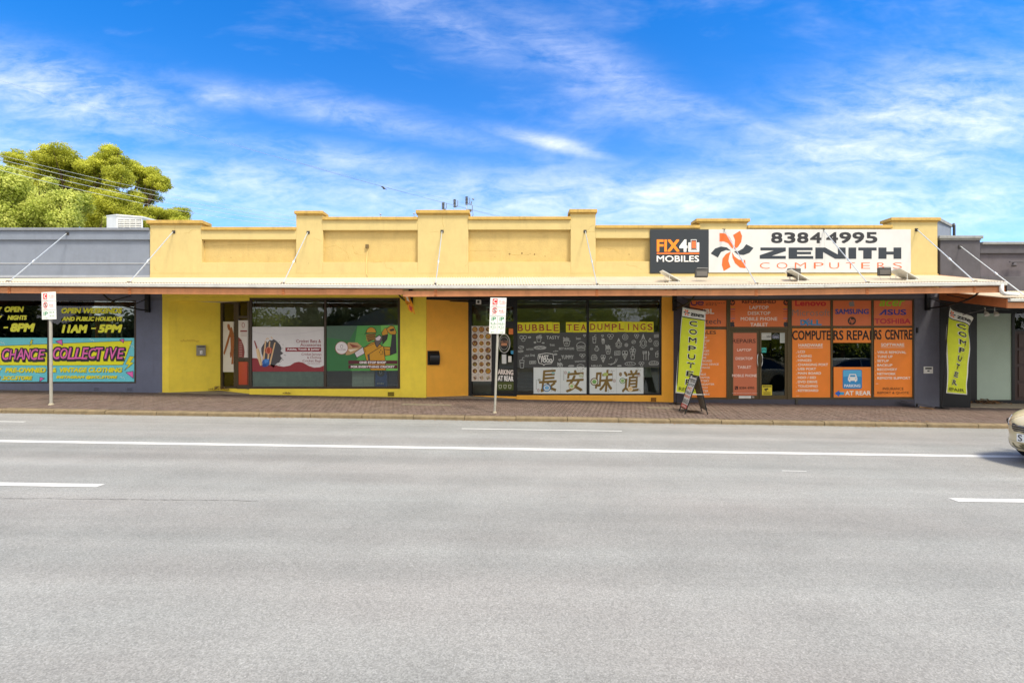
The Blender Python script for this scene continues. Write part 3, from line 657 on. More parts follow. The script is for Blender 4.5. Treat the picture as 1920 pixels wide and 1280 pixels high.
MB().pbox(1831.5, 1898.5, 587, 750, RY + .03, RY + .04).build('frosted_pane', mat('a9bdb0', .25, .06, 1.2, k=1.0, coat=.3), of)
MB().pbox(1903, 2300, 585.6, 617.5, RY + .03, RY + .036).build('pane', GLASS, of)
MB().box(X(1903, RY), X(2300, RY), RY + .3, RY + .32, -.7, Z(586)).build('room', mat('202428', .8), rb)
dm = MB().pbox(1903, 1975, 621, 750, RY + .03, RY + .06).build('door', mat('3a2622', .5, .1, 6), rb)
for k in range(4):
    a = 626 + k * 31
    o = MB().pbox(1910, 1938, a, a + 25, RY + .012, RY + .0295).build('door_panel', mat('44302a', .5, .1, 6), dm); bevel(o, .012)
MB().box(X(1975, RY), X(2300, RY), RY + .03, RY + .06, -.8, Z(621)).build('wall', BLK, rb)
# ------------------------------------------------------------------ awning over the footpath
YO = 12.5                                        # outer edge
JT = [(-350, 524), (0, 523), (300, 521.3), (600, 521.4), (900, 520.2), (1240, 518.8), (1480, 518.0), (1762, 516.6)]    # line where it meets the wall
GT = [(-350, 528), (0, 530.6), (300, 532.3), (600, 534.2), (757, 535.2), (900, 535.3), (1240, 536.0), (1480, 534.6), (1700, 531.5), (1884, 529.4)]
def interp(tab, x):
    for (a, b), (c, d) in zip(tab, tab[1:]):
        if x <= c: return b + (d - b) * (x - a) / (c - a)
    return tab[-1][1]
JW = [(X(a, D), Z(b, D)) for a, b in JT]; GW = [(X(a, YO), Z(b, YO)) for a, b in GT]
ROOF = mat('f2e6cf', .6, .08, 1.4, 0, dirt=.3, k=.62, key='roof'); GUT = mat('d6d8d6', .4, .08, 4, 0, metal=0, dirt=.3, k=.95)
FAS = mat('d29064', .8, .18, 3, .1, dirt=.6, k=.80); WD = mat('a8653c', .8, .12, 4, .1, dirt=.4)
aw = thing('street_awning', 'long corrugated awning with orange timber fascia hung over the footpath across the shops', 'awning', (0, YO, 3.2))
def corr(x0, x1, joint, gut, Y0, Y1, over=.0, Yw=D):
    n_ = int((x1 - x0) / .0095); m = MB(); per = .076
    for i in range(n_ + 1):
        x = x0 + (x1 - x0) * i / n_; h = .014 * math.cos(2 * math.pi * x / per)
        m.v.append((x, Y1, joint(x) + h)); m.v.append((x, Y0 - .03, gut(x) + h + .004))
    for i in range(n_): m.f.append((2*i, 2*i+1, 2*i+3, 2*i+2))
    return m
jf = lambda x: interp(JW, x); gf = lambda x: interp(GW, x)
edges = [-18.2, -14.6, -11.0, -7.4, -3.8, -.2, 3.4, 7.0, 10.6, 12.82]
for a, b in zip(edges, edges[1:]):
    corr(a, b, jf, lambda x: gf(x) + .018, YO, D - .025).build('roof_sheet', ROOF, aw, smooth=True)
ge = [-18.2, -10.0, -5.9, -1.2, 3.95, 8.1, 12.82]
for a, b in zip(ge, ge[1:]):
    xs = [a + (b - a) * i / 8 for i in range(9)]
    pr = [(.0, .0), (-.03, .004), (-.075, .002), (-.088, -.012), (-.088, -.022), (-.080, -.03), (-.080, -.068), (-.066, -.084), (.0, -.084)]
    MB().rings([[(x, YO + y, gf(x) + z) for y, z in pr] for x in xs]).build('gutter', GUT, aw)
    if b < 12: MB().rings([[(x, YO + y * 1.07 - .001, gf(b) + z * 1.05 + .001) for y, z in pr] for x in (b - .012, b + .012)]).build('gutter_joint', GUT, aw)
fe = [-18.2, -13.05, -10.0, -5.93, -2.84, 2.18, 6.36, 9.3, 12.82]
rf = random.Random(9)
for k, (a, b) in enumerate(zip(fe, fe[1:])):
    t0 = (0 if k != 4 else -.0) ; za, zb = gf(a) - .115, gf(b) - .115
    drop = .145
    if k == 3: zb += .02
    if k == 4: za -= .03
    MB().slab([(a + .002, YO, za - drop), (b - .002, YO, zb - drop), (b - .002, YO, zb), (a + .002, YO, za)], (0, .04, 0)).build('fascia_board', FAS, aw)
MB().slab([(12.825, YO - .02, gf(12.8) - .27), (12.865, YO - .02, gf(12.8) - .27), (12.865, YO - .02, gf(12.8) + .02), (12.825, YO - .02, gf(12.8) + .02)], (0, 0, 0.001)).slab([(12.825, YO - .02, gf(12.8) - .27), (12.825, D - .03, jf(12.8) - .30), (12.825, D - .03, jf(12.8) + .02), (12.825, YO - .02, gf(12.8) + .02)], (.04, 0, 0)).build('end_board', FAS, aw)
for i, x in enumerate([-17.6 + .9 * k for k in range(34)]):
    MB().slab([(x, YO + .045, gf(x) - .10), (x, YO + .045, gf(x) - .02), (x, D - .03, jf(x) - .03), (x, D - .03, jf(x) - .11)], (.05, 0, 0)).build('rafter', WD, aw)
for yy in (YO + .5, YO + 1.3):
    t_ = (yy - YO) / (D - YO)
    MB().rings([[(x, yy, gf(x) * (1-t_) + jf(x) * t_ - .155), (x, yy + .05, gf(x) * (1-t_) + jf(x) * t_ - .155), (x, yy + .05, gf(x) * (1-t_) + jf(x) * t_ - .118), (x, yy, gf(x) * (1-t_) + jf(x) * t_ - .118)] for x in [a_[0] for a_ in GW][0:1] + [-18, -12, -8, -4, 0, 4, 8, 12.7]]).build('purlin', WD, aw)
# tie rods
zinc = mat('c4ccd2', .35, .1, 20, metal=.6); dkm = mat('3c3a3a', .6, .1, 20)
rods = [(127, 438, 17, 526), (326, 435, 243, 527), (578, 436, 531, 530), (829, 434, 817, 531), (1097, 434, 1119, 532.5), (1357, 432, 1418, 531.5), (1543, 432, 1626, 530), (1718, 431, 1827, 528)]
RB_Y = 12.62
for a, b, c, d in rods:
    p = fp(D)(a, b) + Vector((0, -.03, 0)); q = fp(RB_Y)(c, d); q.z = gf(q.x) + .055
    dd_ = (q - p); md = p + dd_ * .6
    rod = MB().tube([p, q], .0135, 8).build('tie_rod', zinc, aw)
    MB().tube([p + dd_ * .57, p + dd_ * .585, p + dd_ * .615, p + dd_ * .63], [.012, .026, .026, .012], 8).build('turnbuckle', zinc, rod)
    MB().box(p.x - .045, p.x + .045, D - .012, D - .001, p.z - .045, p.z + .045).tube([(p.x, D - .012, p.z), (p.x, D - .05, p.z)], .022, 8).build('wall_plate', dkm, rod)
    MB().box(q.x - .035, q.x + .035, q.y - .05, q.y + .05, q.z - .05, q.z + .02).build('roof_bracket', dkm, rod)
    m = MB(); x = X(c, YO); z = gf(x)
    m.box(x - .035, x + .035, YO - .014, YO - .001, z - .27, z - .105); m.tube([(x, YO - .014, z - .15), (x, YO - .03, z - .15)], .016, 6); m.tube([(x, YO - .014, z - .22), (x, YO - .03, z - .22)], .016, 6)
    m.build('fascia_plate', mat('b87448', .8, .15, 12, dirt=.5), aw)
# iron knee brackets
def knee(root, px, top=551, bot=586, Yw=D - .027, wd=.06):
    x = X(px, D); zt = Z(top, D) + .14; zb = Z(bot, D); zi = gf(x) - .2 if x < 12.8 else zt - .3
    m = MB().box(x - wd, x + wd, D - .10, D - .027, zb, zt)
    c = [Vector((x, D - .10 - 1.55 * math.sin(a) ** 1.0, zb + .06 + (zi - zb - .0) * (1 - math.cos(a)) * .96)) for a in [math.pi / 2 * i / 10 for i in range(11)]]
    m.tube([(q.x, q.y, q.z) for q in c], .024, 6)
    m.tube([c[3], (x, D - .12, zi - .02)], .014, 5); m.tube([c[6], (x, D - .7, zi + .02)], .014, 5)
    m.build('knee_bracket', BLK, root)
knee(aw, 279.5); knee(aw, 771, bot=573); knee(aw, 1263.5, bot=583); knee(aw, 1736, bot=582)
MB().tube([(12.70, YO - .045, gf(12.8) - .06), (12.70, YO - .045, gf(12.8) - .22), (12.72, YO - .045, gf(12.8) - .27), (12.78, YO - .045, gf(12.8) - .30), (13.15, YO - .02, gf(12.8) - .31)], .048, 12).build('downpipe', mat('e8eaea', .4, .04), aw, smooth=True)
# the lower awning next door
aw2 = thing('street_awning', 'lower corrugated awning starting below the white downpipe at the right edge', 'awning', (14.5, YO, 3))
g2 = lambda x: Z(560.5, YO) + (x - 12.9) * -.004; j2 = lambda x: Z(551, YO) + .33
corr(12.9, 19, lambda x: g2(x) + .44, lambda x: g2(x) + .02, YO, D - .0).build('roof_sheet', ROOF, aw2, smooth=True)
pr = [(.0, .0), (-.03, .004), (-.075, .002), (-.088, -.012), (-.088, -.022), (-.080, -.03), (-.080, -.06), (-.066, -.072), (.0, -.072)]
MB().rings([[(x, YO + y, g2(x) + z) for y, z in pr] for x in (12.9, 16, 19)]).build('gutter', GUT, aw2)
MB().slab([(12.9, YO, g2(12.9) - .235), (19, YO, g2(19) - .235), (19, YO, g2(19) - .09), (12.9, YO, g2(12.9) - .09)], (0, .04, 0)).build('fascia_board', FAS, aw2)
MB().slab([(12.87, YO - .01, g2(12.9) - .235), (12.87, D - .03, g2(12.9) + .17), (12.87, D - .03, g2(12.9) + .44), (12.87, YO - .01, g2(12.9) + .0)], (.03, 0, 0)).build('end_board', WD, aw2)
p = fp(D)(1801, 462); q = Vector((X(1801), RB_Y, g2(13) + .05)); rod = MB().tube([p, q], .0135, 8).build('tie_rod', zinc, aw2)
MB().tube([p + (q - p) * .53, p + (q - p) * .545, p + (q - p) * .575, p + (q - p) * .59], [.012, .026, .026, .012], 8).build('turnbuckle', zinc, rod)
MB().box(p.x - .045, p.x + .045, D + .01, D + .029, p.z - .045, p.z + .045).build('wall_plate', dkm, rod)
MB().tube([fp(13.4)(1805, 590), fp(13.0)(1850, 580), fp(12.8)(1884, 576)], .012, 6).build('tie_bar', dkm, aw2)
fl2 = thing('flood_lamp', 'pair of small white lamps under the lower awning above the frosted glass', 'lamp', tuple(fp(14.0)(1855, 590)))
for px in (1847, 1865):
    p = fp(14.0)(px, 583); MB().tube([p + Vector((0, 0, .1)), p, p + Vector((-.02, -.05, -.06)), p + Vector((-.035, -.1, -.13))], [.012, .012, .05, .06], 10).build('lamp_head', mat('c8ccca', .5), fl2)
# torn banner hanging from the awning
tb = thing('torn_banner', 'torn orange and yellow banner scrap hanging under the awning beside the yellow pier', 'banner', tuple(fp(13.2)(757, 548)))
pts = [(757, 549), (766, 553), (776, 572), (779, 590), (774, 584), (771, 586), (765, 580), (764, 571), (759, 567)]
rings = []
m = MB(); c = fp(13.2)(768, 570)
V3 = [fp(13.2)(a, b) + Vector((0, .05 * math.sin(a * .5) + .04 * math.cos(b * .4), 0)) for a, b in pts]
ctr = len(m.v); m.v.append(tuple(c + Vector((.01, -.06, 0)))); 
for q in V3: m.v.append(tuple(q))
for i in range(len(pts)): m.f.append((0, 1 + i, 1 + (i + 1) % len(pts)))
i0 = len(m.v); m.v += [(x, y + .006, z) for x, y, z in m.v[:i0]]; m.f += [tuple(j + i0 for j in reversed(f)) for f in m.f[:len(pts)]]
m.build('cloth', mat('f09a18', .6, .3, 14, k=.9), tb, fix=False)
pr_ = Print(tb, lambda a, b, l: fp(13.1)(a, b), k=.9); pr_.poly([(760, 553), (763, 552), (768, 566), (763, 563)], 'f4e9d0', 2); pr_.poly([(767, 572), (773, 576), (772, 583), (768, 580)], 'c43a20', 2); pr_.build()
# ------------------------------------------------------------------ signs on the parapet
WHT = 'f2f3f4'
def board(name, lab, cat, px0, px1, pt, pb, col, th=.035, Y=D, gap=.04):
    r = thing(name, lab, cat, tuple(fp(Y)((px0 + px1) / 2, pb)))
    o = MB().pbox(px0, px1, pt, pb, Y - gap, Y - gap + th).build('panel', mat(col, .35, .05, 1.5, dirt=.06, k=.97), r); bevel(o, .004, 1); return r
s1 = board('shop_sign', 'square dark charcoal sign with orange and white mobile phone lettering on the parapet', 'sign', 1219, 1328.6, 430, 512, '2b3138')
P = Print(s1, fp(D - .04), 1200, 390, 5.333)
P.text('FIX', 167, 315, 396, 438, 'ff8a1e', bold=.03); P.text('4', 394, 315, 474, 438, WHT, bold=.04)
P.poly([(484,345),(505,345),(505,425),(570,425),(570,345),(592,345),(592,438),(484,438)], WHT, 2); P.rect(508, 315, 565, 418, WHT, 3); P.rect(512, 320, 561, 413, '22262c', 4); P.rect(517, 332, 556, 402, 'ff7038', 5)
P.rect(167, 449, 592, 461, 'ff7a2a', 2); P.text('MOBILES', 167, 476, 590, 538, WHT, bold=.012); P.build()
s2 = board('shop_sign', 'wide white sign with phone number 8384 4995 and orange pinwheel logo on the parapet', 'sign', 1328.9, 1708, 430, 511, 'cccfd2')
PET = [('f4662a', [(795,250),(850,255),(890,285),(922,340),(932,405),(918,400),(880,352),(835,333),(795,335)]),
       ('f4662a', [(1000,228),(1020,280),(1012,340),(980,388),(940,416),(946,375),(950,320),(930,270)]),
       ('2c333c', [(1062,362),(1135,400),(1095,448),(1035,470),(975,464),(938,432),(985,430),(1030,405)]),
       ('f4662a', [(1052,520),(1056,603),(1000,595),(950,552),(925,495),(920,440),(945,485),(990,518)]),
       ('f4662a', [(838,630),(818,570),(825,505),(860,460),(908,436),(892,480),(884,530),(905,590)]),
       ('2c333c', [(778,495),(707,455),(750,405),(810,385),(870,395),(910,428),(860,420),(810,440)])]
def logo(P, x0, y0, x1, y1, l=2):
    for h, pts in PET: P.poly([(x0 + (a - 707) / 428 * (x1 - x0), y0 + (b - 228) / 402 * (y1 - y0)) for a, b in pts], h, l, 'logo')
def smooth_poly(pts, k=4):
    return pts
DK = '2b323c'
def zenith(P, x0, y0, x1, y1, h, l=2):
    u_ = (x1 - x0) / 100.0; g = lambda a, b: (x0 + a * u_, y0 + b * (y1 - y0)); 
    S = [[(0,0),(18,0),(18,.32),(8,.74),(18,.74),(18,1),(-.5,1),(-.5,.68),(9.5,.26),(0,.26)],
         [(20,0),(37,0),(37,.24),(26,.24),(26,.38),(36,.38),(36,.60),(26,.60),(26,.76),(37.5,.76),(37.5,1),(20,1)],
         [(39,0),(46,0),(55,.62),(55,0),(60.5,0),(60.5,1),(53,1),(44.5,.40),(44.5,1),(39,1)], [(62.5,0),(68,0),(68,1),(62.5,1)],
         [(69.5,0),(82.5,0),(82.5,.26),(79,.26),(79,1),(73,1),(73,.26),(69.5,.26)],
         [(83.8,0),(89.5,0),(89.5,.36),(94.5,.36),(94.5,0),(100,0),(100,1),(94.5,1),(94.5,.62),(89.5,.62),(89.5,1),(83.8,1)]]
    for q in S: P.poly([g(a, b) for a, b in q], h, l, 'lettering')
P = Print(s2, fp(D - .04), 1200, 390, 5.333); logo(P, 707, 228, 1135, 630)
for i, ch in enumerate('8384'): P.text(ch, 1311 + i * 130, 243, 1432 + i * 130 - (8 if i < 3 else 8), 352, '2a2b2f', bold=.034)
for i, ch in enumerate('4995'): P.text(ch, 1862 + i * 131, 241, 1980 + i * 131, 352, '2a2b2f', bold=.034)
zenith(P, 1204, 395, 2612, 508, DK)
for i, ch in enumerate('COMPUTERS'):
    c0 = [1198, 1366, 1548, 1738, 1892, 2060, 2212, 2372, 2528][i]; wd = [98, 108, 112, 98, 98, 88, 88, 84, 92][i]
    P.text(ch, c0, 545, c0 + wd, 606, 'f0693a', bold=-.012)
for x in (1845,): P.rect(x, 215, x + 2, 640, 'b4b8bc', 1, nm='seam')
P.build()
# ------------------------------------------------------------------ solar panels and floodlights on the awning roof
def on_roof(x, y):
    t_ = (y - YO) / (D - YO); return gf(x) * (1-t_) + jf(x) * t_ + .02
ALU = mat('d8d9d6', .4, .05, 10, metal=.2)
def solar(px, lab):
    y = 13.0; x = X(px, y); z = on_roof(x, y); r = thing('solar_panel', lab, 'solar panel', (x, y, z), 'small solar panels standing on the awning roof')
    for k in (0, 1):
        yy = y - .1 + k * .28; dx = .12 * k
        a = Vector((x - .28 + dx, yy, z + .31)); b = Vector((x + .22 + dx, yy, z + .03))
        n_ = (b - a).normalized(); up = Vector((-n_.z, 0, n_.x)) if False else Vector((.49, 0, .87))
        o = MB().slab([a, b, b + Vector((0, .26, 0)), a + Vector((0, .26, 0))], Vector((.010, 0, .018))).build('panel_frame', ALU, r)
        MB().slab([a + Vector((.018, .012, .0205)), b + Vector((.004, .012, .0205)), b + Vector((.004, .248, .0205)), a + Vector((.018, .248, .0205))], (.001, 0, .002)).build('solar_cells', mat('1c2238', .2, 0), o)
    MB().tube([(x - .08, y - .08, z + .2), (x - .08, y - .08, z)], .009, 5).tube([(x + .16, y - .08, z + .06), (x + .16, y - .08, z - .01)], .009, 5).tube([(x - .08, y + .3, z + .22), (x - .08, y + .3, z)], .009, 5).box(x - .11, x + .2, y - .1, y - .06, z - .01, z + .01).box(x - .11, x + .2, y + .28, y + .32, z - .01, z + .012).build('stand', ALU, r)
    MB().box(x - .2, x - .0, y - .02, y + .1, z - .015, z + .02).box(x - .0, x + .16, y + .05, y + .12, z - .015, z + .014).build('cable_coil', mat('4a4a48', .7), r)
def flood(px, lab):
    y = 13.15; x = X(px, y); z = on_roof(x, y); r = thing('flood_lamp', lab, 'floodlight', (x, y, z), 'black floodlights lighting the signs')
    m = MB().slab([(x - .19, y, z + .13), (x + .17, y, z + .13), (x + .21, y + .06, z + .36), (x - .15, y + .06, z + .36)], (0, .05, -.012))
    o = m.build('lamp_body', mat('2c2a28', .45, .05), r); bevel(o, .01)
    MB().slab([(x - .15, y - .004, z + .155), (x + .14, y - .004, z + .155), (x + .165, y + .035, z + .29), (x - .12, y + .035, z + .29)], (0, .003, 0)).build('back_plate', mat('4a4642', .4, .05), o)
    MB().tube([(x - .12, y + .03, z + .38), (x + .19, y + .06, z + .38)], .008, 5).build('rim', mat('8a8a88', .4), o)
    MB().tube([(x - .14, y + .04, z + .15), (x - .14, y - .03, z), (x + .14, y - .03, z), (x + .14, y + .04, z + .15)], .008, 5).build('stand', mat('b8b4ac', .5), r)
solar(1259, 'leftmost pair of tilted solar panels on the awning below the dark sign'); solar(1499, 'middle pair of tilted solar panels on the awning below the middle of the white sign'); solar(1702, 'rightmost pair of tilted solar panels on the awning below the white sign end')
flood(1316, 'black floodlight on the awning roof at the corner between the dark and white signs'); flood(1490, 'black floodlight on the awning roof half hidden behind the middle solar panels'); flood(1660, 'rightmost black floodlight on the awning roof under the white sign')
# ------------------------------------------------------------------ graphics on the shop windows
YP = D + .054
def poster(name, lab, cat, rects, col, ox, oy, sc, Y=YP, group=None, rough=.3, dirt=.05, k=.97, coat=0, pm=None, th=.003):
    """vinyl or paper sheets with rects in enlarged-photo units"""
    a = rects[0]; pmx = pm or fp(Y)
    r = thing(name, lab, cat, tuple(pmx(ox + (a[0] + a[2]) / 2 / sc, oy + a[3] / sc)), group)
    for (x0, y0, x1, y1) in rects:
        sheet(pmx, [(x0, y1), (x1, y1), (x1, y0), (x0, y0)], th, ox, oy, sc).build('sheet', mat(col, rough, .05, 2.2, dirt=dirt, k=k, coat=coat), r)
    return r
# --- clothing shop
s_ = 4.922
tx = thing('window_lettering', 'yellow opening-hours lettering OPEN WEEKENDS on the glass of the clothing shop window', 'lettering', tuple(fp(YP)(170, 628)))
P = Print(tx, fp(YP), 0, 520, s_)
def shad(P, t, x0, y0, x1, y1, col, sh='1c1a1e', d=3, bold=.055, shear=.22, l=2, lean=0):
    P.text(t, x0 + d, y0 + d, x1 + d, y1 + d, sh, l, bold * .45, shear, lean=lean); P.text(t, x0, y0, x1, y1, col, l + 1, bold, shear, lean=lean)
YE = 'fff83c'
for t, x0, y0, x1, y1 in [('OPEN WEEKENDS', 567, 281, 1130, 332), ('AND PUBLIC HOLIDAYS', 573, 362, 1130, 402), ('11AM', 570, 436, 810, 512), ('-', 842, 464, 888, 476), ('5PM', 905, 434, 1130, 510)]:
    shad(P, t, x0, y0, x1, y1, YE, '2a2a2c', 3)
P.build()
tx = thing('window_lettering', 'yellow lettering with 8PM closing time on the leftmost glass of the clothing shop', 'lettering', tuple(fp(YP)(30, 628)))
P = Print(tx, fp(YP), 0, 520, s_)
for t, x0, y0, x1, y1 in [('Y', -22, 272, 22, 320), ('OPEN', 43, 268, 222, 320), ('Y', -22, 352, 22, 392), ('NIGHTS', 70, 350, 250, 392), ('-', 34, 456, 76, 468), ('8PM', 96, 422, 325, 502)]:
    shad(P, t, x0, y0, x1, y1, YE, '2a2a2c', 3)
P.build()
cc = poster('window_poster', 'bright blue and yellow vinyl banner with big pink letters across the lower clothing shop window', 'poster', [(-1150, 556, -512, 976), (-482, 556, 435, 976), (456, 558, 1246, 968)], '74dcec', 0, 520, s_)
P = Print(cc, fp(YP), 0, 520, s_)
rr = random.Random(4)
for i in range(420):
    x = rr.uniform(-475, 1240); y = rr.uniform(565, 965)
    if 436 < x < 458: continue
    P.rect(x, y, x + 5, y + 2, '2f8fa8', 1, nm='speckle')
P.poly([(-480, 640), (0, 632), (435, 614), (435, 812), (-480, 806)], 'fff41c', 2); P.poly([(457, 612), (1220, 584), (1135, 808), (457, 812)], 'fff41c', 2)
for q in ([(-480, 640), (0, 632), (435, 614)], [(-480, 806), (435, 812)], [(457, 612), (1220, 584), (1135, 808), (457, 812)]): P.line(q, 3.5, '2a3a40', 3)
def comic(t, x0, y0, x1, y1, lean=0):
    n_ = len(t); 
    for bd, h, l, dx, dy in ((.085, '2b2630', 4, 5, 10), (.075, '2b2630', 4.6, 0, 0), (.015, 'f06ec0', 5.4, 0, 0)):
        for i, ch in enumerate(t):
            a = x0 + (x1 - x0) * i / n_; b = x0 + (x1 - x0) * (i + 1.04) / n_; g = (bd - .015) * 190; j = (i % 2) * 6 - 3
            if ch == 'I': a += 14; b -= 14
            P.text(ch, a - g + dx, y0 + j - g + dy, b + g + dx, y1 - j * .6 + g + dy, h, l, bd * .7, .22)
comic('CHANCE', 22, 662, 416, 758); comic('COLLECTIVE', 492, 650, 1146, 752)
for t, x0, y0, x1, y1 in [('Y', -22, 834, 20, 878), ('PRE-OWNED', 48, 832, 424, 878), ('&', 484, 832, 522, 876), ('VINTAGE CLOTHING', 552, 830, 1130, 876), ('W', -30, 910, 8, 946), ('.2CC.STORE', 16, 908, 300, 946), ('INSTAGRAM @2CC.STORE', 520, 904, 1084, 938)]:
    shad(P, t, x0, y0, x1, y1, 'f2ea20', '25414a', 4, l=2)
BOLT = [(.55,0),(1,.06),(.62,.42),(.95,.48),(0,1),(.42,.62),(.1,.56)]
def bolt(x0, y0, x1, y1): 
    q = [(x0 + a * (x1 - x0), y0 + b * (y1 - y0)) for a, b in BOLT]; P.poly(q, 'f2ea20', 4); P.line(q + q[:1], 3, '25414a', 4.5)
bolt(272, 574, 308, 634); bolt(1150, 724, 1240, 858)
for tri in ([(514, 590), (574, 572), (580, 628)], [(1104, 574), (1146, 566), (1142, 606)], [(1162, 876), (1230, 864), (1232, 930)], [(370, 918), (412, 930), (368, 960)]):
    P.poly(tri, 'f06ec0', 4); P.line(tri + tri[:1], 4, '3a2238', 4.5)
for x, y in ((0, 590), (825, 562), (1196, 620), (1108, 910)): P.line([(x, y + 10), (x + 14, y + 2), (x + 18, y + 20), (x + 34, y + 8), (x + 44, y + 32)], 4.5, 'c9f0f4', 4)
P.build()
# clothes behind the glass
rack = thing('clothes_rack', 'chrome rack of dark and coloured garments inside the clothing shop', 'clothes rack', tuple(fp(15.05)(120, 700)))
MB().tube([fp(15.05)(60, 592), fp(15.05)(228, 592)], .014, 6).tube([fp(15.05)(60, 592), fp(15.05)(60, 730)], .014, 6).tube([fp(15.05)(228, 592), fp(15.05)(228, 730)], .014, 6).build('rail', steel, rack)
rr = random.Random(8); cols = ['4a5060', '3a6a68', 'a84a2c', 'd8682c', '5a4c48', '3a3c44', '84807c', '7a5a48', 'a89a86', '2a3050', '3c1e1e', '45403c']
for i in range(24):
    px = 66 + i * 6.7 + rr.uniform(-1, 1); c = cols[rr.randrange(len(cols))]; y = 15.05 + rr.uniform(-.1, .12)
    w_ = rr.uniform(2.2, 3.4); m = MB(); q = [(px - w_ * .3, 595), (px + w_ * .3, 595), (px + w_, 600), (px + w_ * 1.1, 660 + rr.uniform(-10, 20)), (px - w_, 660 + rr.uniform(-10, 20)), (px - w_ * .9, 600)]
    m.slab([fp(y)(a, b) for a, b in q], (.03, .32, 0)).build('garment', mat(c, .9, .2, 18), rack)
hd = thing('mannequin_top', 'dark blue hooded top with pink letters displayed behind the leftmost shop window', 'hooded top', tuple(fp(15.0)(38, 690)))
m = MB(); q = [(24, 612), (32, 604), (42, 604), (50, 612), (56, 625), (58, 680), (17, 680), (18, 625)]
o = m.slab([fp(14.95)(a, b) for a, b in q], (0, .2, 0)).build('body', mat('222c58', .9, .15, 12), hd); bevel(o, .03)
MB().tube([fp(15.0)(37, 616), fp(15.0)(37, 606), fp(15.0)(37, 600), fp(15.0)(37, 596)], [.10, .13, .11, .04], 10).build('hood', mat('1b2448', .9, .15, 12), hd)
MB().tube([fp(15.0)(37, 680), fp(15.0)(37, 740)], .03, 8).build('stand', BLK, hd)
P = Print(hd, fp(14.93), 0, 520, s_, rough=.8); P.text('PHILLI', 134, 530, 244, 562, 'c8687c', bold=.02); P.build()
# --- cricket shop
s_ = 4.922
cp = poster('window_poster', 'white and maroon cricket bats and accessories poster on the large cricket shop window', 'poster', [(950, 455, 1611, 868)], 'd8d6da', 280, 520, s_)
P = Print(cp, fp(YP), 280, 520, s_)
P.poly([(950, 742), (990, 745), (1060, 790), (1140, 806), (1240, 824), (1300, 812), (1340, 785), (1380, 778), (1420, 786), (1470, 815), (1520, 832), (1575, 828), (1611, 812), (1611, 868), (950, 868)], '8c3038', 2)
P.line([(950, 500), (1050, 520), (1250, 528), (1450, 510), (1611, 478)], 3, 'c4bec8', 2)
rr = random.Random(2); ink = [(1130 + (92 + rr.uniform(-14, 16)) * math.cos(a) * (1.0), 700 + (118 + rr.uniform(-18, 18)) * math.sin(a)) for a in [i * math.pi / 16 for i in range(32)]]
P.poly(ink, '4c4a50', 2)
for i in range(16): a = rr.uniform(-1.2, 1.4); r0 = rr.uniform(104, 130); P.disc(1130 + r0 * math.cos(a), 700 + r0 * 1.1 * math.sin(a), 4, 3, '4c4a50', 2, 8)
for x0, x1, yt in ((1050, 1074, 585), (1092, 1112, 590), (1110, 1160, 600)):
    P.poly([(x1 - 6, yt), (x1 + 6, yt), (x0 + 8, 806), (x0 - 8, 806)], 'd6b48a', 3); P.line([(x1 - 6, yt), (x0 - 8, 806)], 2, '8a5a30', 4)
P.line([(1076, 575), (1090, 560), (1104, 568)], 8, 'd6b48a', 3); P.line([(1122, 548), (1140, 566)], 8, 'd6b48a', 3)
P.disc(1102, 674, 35, 34, 'b04a30', 4); P.ring(1102, 674, 20, 32, 2.5, 'e0b0a0', 5, 14)
P.poly([(966, 588), (976, 582), (1000, 650), (988, 660)], '8c4a44', 4); P.poly([(984, 662), (1008, 652), (1022, 690), (1046, 806), (1024, 815), (996, 730)], 'dcc096', 4); P.line([(1010, 665), (1036, 806)], 3, 'a08050', 5)
P.disc(1076, 786, 34, 36, '2c64b0', 5); P.poly([(1060, 760), (1110, 752), (1100, 780), (1070, 792)], '4a86d0', 6); P.disc(1064, 812, 22, 14, '1c4890', 6)
MR = '8a2f38'
P.ox, P.oy = 580, 520
P.text('Cricket Bats &', -120, 572, 108, 602, MR, 3, bold=.006); P.text('Accessories', -83, 606, 109, 636, MR, 3, bold=.006)
P.rect(-220, 646, 109, 684, MR, 3); P.text('Adults, Youth & Junior', -205, 652, 96, 678, 'f0e8ea', 4, bold=.018)
P.text('Cricket Jerseys', -72, 697, 112, 726, MR, 3); P.text('& Clothing', -20, 728, 110, 754, MR, 3); P.text('Cricket Bags', -62, 757, 112, 786, MR, 3); P.text('and much more...', -16, 788, 106, 798, MR, 3)
P.build()
bd = thing('backing_board', 'grey green painted board behind the lower glass under the cricket poster', 'board', tuple(fp(D + .12)(540, 727)))
MB().pbox(470, 606, 694, 726, D + .10, D + .12).build('board', mat('8ba096', .7, .15, 3, dirt=.5), bd)
MB().pbox(474, 606, 560, 613, D + .35, D + .37).build('upper_board', mat('8c8470', .8, .15, 2, dirt=.3), bd)
cg = poster('window_poster', 'green vinyl picture of a helmeted cricketer in gold swinging his bat, right cricket shop window', 'poster', [(160, 448, 822, 862)], '3c7a4a', 580, 520, s_, k=.9)
s9 = 9.143
P = Print(cg, fp(YP), 600, 600, s9, k=.95)
P.poly([(640, 95), (1345, 88), (1345, 860), (520, 868), (700, 560), (600, 380)], '54a050', 1); P.poly([(1040, 90), (1345, 88), (1345, 860), (1120, 860)], '7cc85c', 1.5)
P.poly([(110, 100), (640, 95), (500, 350), (120, 300)], '4a6a58', 1)
P.poly([(480, 380), (640, 385), (720, 450), (640, 540), (520, 590), (440, 600)], 'c09a70', 2); P.poly([(500, 400), (690, 455), (560, 470)], '8c4436', 2.5); P.poly([(480, 500), (660, 490), (520, 545)], 'e8dcc8', 2.6)
